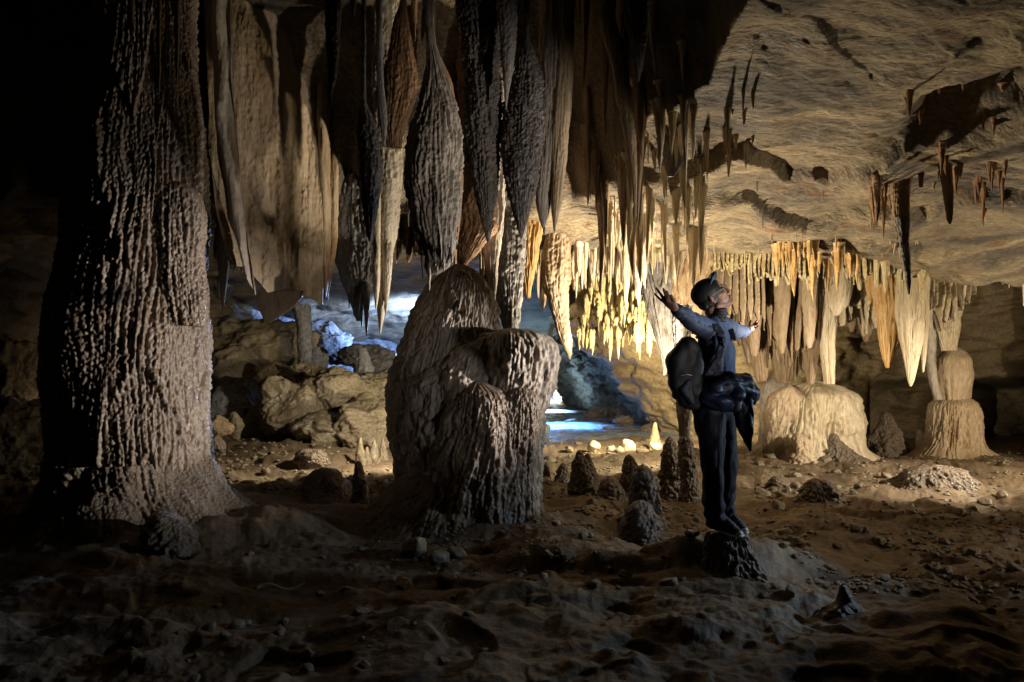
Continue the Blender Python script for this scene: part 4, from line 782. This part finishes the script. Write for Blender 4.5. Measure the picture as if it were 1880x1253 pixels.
C = P(1307, 545, 4.5)
def H(a, b, c): return C + f*a + sd*b + u*c
def ell(bm, c, rf, rs, ru, n=None):
    vs_ = [bm.verts.new(c + f*(v[0]*rf) + sd*(v[1]*rs) + u*(v[2]*ru)) for v in [Vector(map(float, q)) for q in SI[0]]]
    for q in SI[1]: bm.faces.new([vs_[i] for i in q])
# joints
S1, E1, W1 = P(1299, 603, 4.37), P(1268, 589, 4.13), P(1241, 568, 3.95)
S2, E2, W2 = P(1337, 604, 4.66), P(1360, 610, 4.88), P(1371, 608, 5.06)
bm = bmesh.new()
ell(bm, H(-.012, 0, .028), .098, .076, .092); ell(bm, H(.03, 0, -.035), .062, .060, .075); ell(bm, H(.045, 0, .045), .045, .058, .05)
hull(bm, [(H(.078, .012, -.098), .018), (H(.078, -.012, -.098), .018), (H(-.01, .05, -.07), .022), (H(-.01, -.05, -.07), .022), (H(.05, .0, -.05), .035)])
hull(bm, [(H(.092, 0, .012), .008), (H(.116, 0, -.026), .011)]); hull(bm, [(H(.103, .012, -.033), .008), (H(.103, -.012, -.033), .008), (H(.112, 0, -.03), .010)])
hull(bm, [(H(.100, .016, -.056), .0065), (H(.100, -.016, -.056), .0065), (H(.104, 0, -.055), .007)]); hull(bm, [(H(.097, .014, -.069), .007), (H(.097, -.014, -.069), .007), (H(.101, 0, -.069), .0075)])
hull(bm, [(H(.088, .03, .03), .009), (H(.094, 0, .028), .009), (H(.088, -.03, .03), .009)])
for s in (1, -1):
    hull(bm, [(H(.058, s*.042, -.02), .022), (H(.03, s*.052, -.01), .02)])
    hull(bm, [(H(-.018, s*.080, -.005), .008), (H(-.030, s*.086, .008), .007), (H(-.030, s*.086, -.02), .007)]); hull(bm, [(H(-.018, s*.080, -.035), .008), (H(-.030, s*.086, -.02), .007)])
chain(bm, [(H(-.03, 0, -.05), .055), (P(1312, 585, 4.5), .052), (P(1312, 640, 4.5), .07), (P(1312, 735, 4.52), .08)])
chain(bm, [(S1, .036), (E1, .03), (W1, .025)]); chain(bm, [(S2, .036), (E2, .03), (W2, .025)])
hull(bm, [(S1, .034), (S2, .034), (P(1312, 640, 4.5), .07)])
KN1, AN1, KN2, AN2 = P(1308, 862, 4.42), P(1317, 952, 4.44), P(1331, 858, 4.6), P(1337, 944, 4.58)
HP1, HP2 = P(1302, 752, 4.45), P(1325, 752, 4.58)
for a, b, c in ((HP1, KN1, AN1), (HP2, KN2, AN2)): chain(bm, [(a, .07), (b, .04), (c + Vector((-.005, 0, -.01)), .03)])
# near hand
def hand(palm, fingers, s=1.):
    hull(bm, palm)
    for fg in fingers: chain(bm, fg)
y = 3.9
hand([(P(1240,567,3.94), .021), (P(1236,556,3.88), .016), (P(1225,551,3.87), .013), (P(1220,554,3.90), .012), (P(1229,562,3.93), .017)],
     [[(P(1229,552,3.87), .0098), (P(1226.5,543,3.855), .0088), (P(1224,535.5,3.86), .0070)],
      [(P(1225,551,3.87), .0100), (P(1221.5,541,3.86), .0090), (P(1218,531,3.865), .0070)],
      [(P(1221,552,3.885), .0098), (P(1213,541,3.88), .0086), (P(1205,529.5,3.885), .0068)],
      [(P(1219,555,3.90), .0088), (P(1210,548,3.905), .0076), (P(1202,540,3.91), .0062)],
      [(P(1238,560,3.9), .0125), (P(1237,551.5,3.86), .0105), (P(1232.5,543.5,3.85), .0080)]])
hand([(W2, .022), (P(1373,602,5.1), .015), (P(1381,600,5.12), .013), (P(1382,605,5.13), .012), (P(1375,607,5.12), .015)],
     [[(P(1377,601,5.12), .0095), (P(1376,595,5.15), .0085), (P(1378,589.5,5.16), .007)],
      [(P(1380.5,601,5.13), .0095), (P(1385,595,5.15), .0085), (P(1389,589.5,5.15), .007)],
      [(P(1381.5,603,5.13), .0095), (P(1387,598,5.14), .0082), (P(1392,593.5,5.13), .0068)],
      [(P(1381,606,5.13), .0085), (P(1387,602.5,5.12), .0076), (P(1392,598.5,5.11), .0062)],
      [(P(1371,604,5.08), .012), (P(1363,599,5.06), .0098), (P(1357,591.5,5.05), .0075)]])
remesh('body', bm, .0042, MS, per, 2)
# eyes
for s in (1, -1):
    bm = bmesh.new(); hull(bm, [(H(.080, s*.030, .010), .0125)]); remesh('eye', bm, .003, MWh if False else MGl, per, 1)
bm = bmesh.new(); hull(bm, [(H(-.02, 0, .03), (.09, .075, .085))]); ell(bm, H(-.025, 0, .0), .088, .079, .085); remesh('hair', bm, .005, MH, per, 3, lambda c: .003*noise(c[:, 0]*90, c[:, 1]*90, c[:, 2]*60))
# cap
bm = bmesh.new(); ell(bm, H(-.018, 0, .042), .106, .087, .092); hull(bm, [(H(-.075, .05, -.03), .022), (H(-.075, -.05, -.03), .022), (H(-.06, 0, .04), .05)]); cap = remesh('cap', bm, .004, MB_, per, 4, lambda c: .0012*noise(c[:, 0]*16, c[:, 1]*16, c[:, 2]*16))
b0 = H(.072, 0, .088)
bm = bmesh.new(); du = V3((.12, 0, 1)).normalized()
bt = [(s*w_, h_, o_) for (w_, h_, o_) in ((.070, -.012, -.050), (.058, .030, -.034), (.034, .048, -.016)) for s in (1, -1)]
hull(bm, [(b0 + sd*a + du*b + f*o_, .007) for a, b, o_ in bt[:4]] + [(b0 + f*.008, .007), (b0 + du*.034 + f*.006, .007)])
hull(bm, [(b0 + sd*a + du*b + f*o_, .010) for a, b, o_ in bt[2:]] + [(b0 + du*.034 + f*.006, .006), (b0 + du*.046 - f*.002, .012)])
o = remesh('brim', bm, .003, MJ, cap, 3); o.matrix_parent_inverse = Matrix.Translation((0,0,0)); o.parent = cap
# glasses
def ring(bm, c, R_, n, r, a1, a2, k=28):
    for i in range(k):
        t0, t1 = 2*math.pi*i/k, 2*math.pi*(i+1)/k
        if i % 2 == 0: hull(bm, [(c + a1*(R_*math.cos(t0)) + a2*(R_*.85*math.sin(t0)), r), (c + a1*(R_*math.cos(t1+.1)) + a2*(R_*.85*math.sin(t1+.1)), r)])
        else: hull(bm, [(c + a1*(R_*math.cos(t0)) + a2*(R_*.85*math.sin(t0)), r), (c + a1*(R_*math.cos(t1)) + a2*(R_*.85*math.sin(t1)), r)])
SI = ico(1)
bm = bmesh.new()
for s in (1, -1):
    ring(bm, H(.099, s*.034, .008), .026, None, .0024, sd, u, 16); hull(bm, [(H(.097, s*.060, .014), .0025), (H(-.02, s*.083, .010), .0025)])
hull(bm, [(H(.104, .008, .012), .0024), (H(.104, -.008, .012), .0024)])
me = bpy.data.meshes.new('glasses'); bm.to_mesh(me); bm.free(); me.materials.append(MGl); gl = bpy.data.objects.new('glasses', me); COL.objects.link(gl); gl.parent = per; gl.matrix_parent_inverse = Matrix.Translation(-per.location)
SI = ico(3)
# shirt
def folds(a, s, e=1.0): return lambda c: a*(np.abs(noise(c[:, 0]*s, c[:, 1]*s, c[:, 2]*s*e + 3))*1.6 - .4 + .4*noise(c[:, 0]*s*2.3, c[:, 1]*s*2.3, c[:, 2]*s*2.3*e))
ax = V3((.42, .9, 0)).normalized()
def row(px, py, y, r, hw, ry=None): c = P(px, py, y); return [(c + ax*hw, r), (c - ax*hw, r)]
bm = bmesh.new()
hull(bm, row(1316, 604, 4.5, .052, .14) + row(1318, 645, 4.5, .105, .085))
hull(bm, row(1318, 645, 4.5, .105, .085) + row(1319, 700, 4.5, .105, .06)); hull(bm, row(1319, 700, 4.5, .105, .06) + row(1312, 728, 4.52, .09, .05))
chain(bm, [(S1, .064), (S1.lerp(E1, .5), .058), (E1, .049), (E1.lerp(W1, .55), .043), (W1.lerp(E1, .12), .036)]); chain(bm, [(S2, .064), (E2, .049), (W2.lerp(E2, .12), .036)])
hull(bm, [(S1, .062), (P(1314, 590, 4.5), .05)]); hull(bm, [(S2, .062), (P(1318, 590, 4.5), .05)])
sh = remesh('shirt', bm, .006, MSH, per, 4, folds(.010, 9, .45))
for (w, e) in ((W1, E1), (W2, E2)):
    bm = bmesh.new(); d_ = (e - w).normalized(); hull(bm, [(w + d_*.012, .037), (w + d_*.05, .041)]); o = remesh('cuff', bm, .004, MN, sh, 2); o.parent = sh; o.matrix_parent_inverse = Matrix.Translation((0,0,0))
# dark lower side panel of the near sleeve and flank
bm = bmesh.new()
dn = V3((0, -.012, -.018)); chain(bm, [(S1 + dn*1.6, .056), (S1.lerp(E1, .5) + dn*1.1, .052), (E1 + dn, .045), (W1.lerp(E1, .3) + dn*.6, .037)])
hull(bm, [(P(1303, 625, 4.36), .075), (P(1309, 690, 4.42), .095)]); hull(bm, [(P(1309, 690, 4.42), .095), (P(1306, 752, 4.42), .085)])
o = remesh('side_panel', bm, .006, MN, sh, 4, folds(.008, 10, .6)); o.parent = sh; o.matrix_parent_inverse = Matrix.Translation((0,0,0))
bm = bmesh.new()
for k in range(5):
    c = P(1313 + k*1.2, 592 - k*5.2, 4.5 - .002*k); hull(bm, [(c + f*.005, (.068 - .003*k, .07, .013)), (c + V3((.006, 0, .008)), (.066 - .003*k, .068, .011))])
remesh('neck_gaiter', bm, .005, MB_, per, 2, folds(.005, 30, 2))
# trousers
bm = bmesh.new()
hull(bm, row(1308, 742, 4.5, .11, .06) + [(HP1 + V3((-.01, 0, 0)), .105), (HP2, .10)]); hull(bm, [(P(1291, 748, 4.47), .075), (P(1297, 785, 4.45), .075)])
chain(bm, [(HP1, .105), (P(1307, 800, 4.43), .088), (KN1, .072), (P(1310, 915, 4.42), .066), (AN1 + V3((-.005, 0, -.01)), .062)]); chain(bm, [(HP2, .10), (P(1331, 805, 4.6), .078), (KN2 + V3((.015, 0, 0)), .07), (P(1332, 905, 4.6), .058), (AN2 + V3((-.01, 0, .01)), .052)])
def trf(c):
    return .012*(np.abs(noise(c[:, 0]*10, c[:, 1]*8, c[:, 2]*4.5 + 3))*1.7 - .4) + .007*np.sin(c[:, 2]*75 + 9*noise(c[:, 0]*6, c[:, 1]*6, c[:, 2]*3))*sst(.72, .45, c[:, 2]) + .005*noise(c[:, 0]*25, c[:, 1]*25, c[:, 2]*14)
remesh('trousers', bm, .006, MT, per, 3, trf)
# shoes
for (hx, hy, hd, tx, ty, td) in ((1320, 964, 4.47, 1355, 979, 4.34), (1336, 957, 4.61, 1365, 973, 4.48)):
    a, b = P(hx, hy, hd), P(tx, ty, td); dr = (b - a).normalized(); sx = V3((dr.y, -dr.x, 0)).normalized(); up = V3((0, 0, 1))
    bm = bmesh.new(); hull(bm, [(a, .037), (a + up*.045, .036), (a + dr*.09, .038)]); hull(bm, [(a + up*.05 + dr*.02, .034), (a + dr*.11 + up*.005, .038), (b - dr*.03, .034)]); hull(bm, [(a + dr*.1, .040), (b, .026), (b + sx*.012 - dr*.02, .027), (b - sx*.012 - dr*.02, .027)])
    s_ = remesh('shoe', bm, .0045, MSt, per, 2, lambda c: .0012*noise(c[:, 0]*60, c[:, 1]*60, c[:, 2]*60))
    bm = bmesh.new(); hull(bm, [(a - up*.022, (.043, .043, .012)), (a + dr*.12 - up*.020, (.046, .046, .011)), (b - up*.014 + dr*.004, (.034, .034, .011))]); o = remesh('sole', bm, .004, MWh, s_, 1); o.parent = s_; o.matrix_parent_inverse = Matrix.Translation((0,0,0))
    bm = bmesh.new(); hull(bm, [(b + dr*.006, (.027, .027, .021)), (b - dr*.012, (.03, .03, .024))]); o = remesh('toe_cap', bm, .004, MWh, s_, 1); o.parent = s_; o.matrix_parent_inverse = Matrix.Translation((0,0,0))
    bm = bmesh.new(); SI = ico(1)
    for k in range(5):
        c = a + dr*(.06 + .021*k) + up*(.062 - .0075*k - (.010 if k > 2 else 0)*(k-2)*.4); hull(bm, [(c + sx*.024 - up*.008, .004), (c + dr*.008 + up*.004, .004)]); hull(bm, [(c - sx*.024 - up*.008 + dr*.01, .004), (c + up*.004, .004)])
    SI = ico(3); me = bpy.data.meshes.new('shoelace'); bm.to_mesh(me); bm.free(); me.materials.append(ML); o = bpy.data.objects.new('shoelace', me); COL.objects.link(o); o.parent = s_
# jacket tied round the waist
bm = bmesh.new()
chain(bm, [(P(1285, 722, 4.36), .05), (P(1312, 712, 4.28), .06), (P(1340, 706, 4.33), .07), (P(1364, 708, 4.40), .075), (P(1378, 722, 4.42), .055), (P(1384, 738, 4.42), .028)])
chain(bm, [(P(1336, 700, 4.34), .06), (P(1352, 722, 4.30), .05), (P(1350, 748, 4.30), .032)]); chain(bm, [(P(1300, 726, 4.32), .075), (P(1322, 738, 4.30), .065), (P(1340, 742, 4.32), .05)])
chain(bm, [(P(1368, 700, 4.44), .045), (P(1388, 718, 4.44), .03), (P(1390, 735, 4.44), .018)])
jk = remesh('tied_jacket', bm, .0055, MJ, per, 2, lambda c: .020*noise(c[:, 0]*5 + c[:, 2]*4, c[:, 1]*6, c[:, 2]*9 - c[:, 0]*4) + .012*(np.abs(noise(c[:, 0]*8 + 5*c[:, 2], c[:, 1]*8, c[:, 2]*10))*2 - .5) + .003*noise(c[:, 0]*22 - 8*c[:, 2], c[:, 1]*22, c[:, 2]*30))
bm = bmesh.new()
hull(bm, [(P(1354, 738, 4.36), .03), (P(1376, 738, 4.36), .025), (P(1356, 780, 4.34), .02), (P(1380, 780, 4.34), .016)]); hull(bm, [(P(1356, 780, 4.34), .02), (P(1380, 780, 4.34), .016), (P(1378, 827, 4.34), .01), (P(1372, 815, 4.34), .012)])
o = remesh('hanging_sleeve', bm, .005, MJ, jk, 2, folds(.010, 16, .4)); o.parent = jk; o.matrix_parent_inverse = Matrix.Translation((0,0,0))
# backpack: a thing of its own
bp_ = root('backpack', P(1255, 752, 4.45), 'big rounded black backpack hanging on the back of the person', 'backpack')
def Y(px, py, y=0, r=.05): return (P(px, py, 4.42 + y), r)
bm = bmesh.new()
hull(bm, [Y(1262, 634, -.08, .055), Y(1262, 634, .12, .055), Y(1240, 662, -.09, .06), Y(1240, 662, .13, .06), Y(1276, 650, -.08, .05), Y(1276, 650, .12, .05), Y(1243, 700, -.09, .055), Y(1243, 700, .13, .055), Y(1274, 720, -.09, .06), Y(1274, 720, .13, .06)])
hull(bm, [Y(1243, 700, -.09, .055), Y(1243, 700, .13, .055), Y(1274, 720, -.09, .06), Y(1274, 720, .13, .06), Y(1258, 735, -.07, .05), Y(1258, 735, .12, .05), Y(1276, 742, -.07, .042)])
remesh('bag_body', bm, .006, MB_, bp_, 5, folds(.009, 9, .8))
bm = bmesh.new(); hull(bm, [Y(1238, 690, -.05, .035), Y(1238, 690, .1, .035), Y(1244, 725, -.05, .035), Y(1244, 725, .1, .035), Y(1250, 705, -.1, .04)]); remesh('front_pocket', bm, .005, MN, bp_, 3, folds(.006, 14))
bm = bmesh.new(); hull(bm, [Y(1264, 700, -.13, .022), Y(1270, 738, -.125, .022), Y(1252, 715, -.135, .02)]); remesh('side_pocket', bm, .005, MN, bp_, 2, folds(.004, 20))
SI = ico(2)
bm = bmesh.new(); chain(bm, [Y(1272, 612, -.03, .009), Y(1279, 604, 0, .009), Y(1285, 610, .03, .009)]); remesh('carry_handle', bm, .003, MSt, bp_, 1)
for s, pts in enumerate(([(1284, 620, 4.34), (1298, 598, 4.31), (1313, 597, 4.285), (1323, 612, 4.275), (1326, 632, 4.265), (1318, 660, 4.255), (1300, 688, 4.28)], [(1310, 620, 4.62), (1326, 600, 4.60), (1340, 606, 4.565), (1345, 624, 4.50)])):
    bm = bmesh.new()
    for a, b in zip(pts[:-1], pts[1:]):
        hull(bm, [(P(*a) + V3((.018, 0, 0)), .009), (P(*a) - V3((.018, 0, 0)), .009), (P(*b) + V3((.018, 0, 0)), .009), (P(*b) - V3((.018, 0, 0)), .009)])
    st_ = remesh('shoulder_strap', bm, .004, MSt, bp_, 1, lambda c: .003*noise(c[:, 0]*40, c[:, 1]*40, c[:, 2]*40))
    if s == 0:
        bm = bmesh.new(); hull(bm, [(P(1326, 622, 4.25), .011), (P(1328, 634, 4.25), .010)]); hull(bm, [(P(1322, 628, 4.25), .007), (P(1331, 630, 4.25), .007)]); o = remesh('buckle', bm, .003, MJ, st_, 0); o.parent = st_; o.matrix_parent_inverse = Matrix.Translation((0,0,0))
for pts in ([(1250, 690, -.150), (1262, 688, -.147), (1274, 690, -.14)],):
    bm = bmesh.new(); SI = ico(1); chain(bm, [Y(a, b, c, .0016) for a, b, c in pts]); me = bpy.data.meshes.new('zip'); bm.to_mesh(me); bm.free(); me.materials.append(MZ); o = bpy.data.objects.new('zip', me); COL.objects.link(o); o.parent = bp_; o.matrix_parent_inverse = Matrix.Translation(-bp_.location)
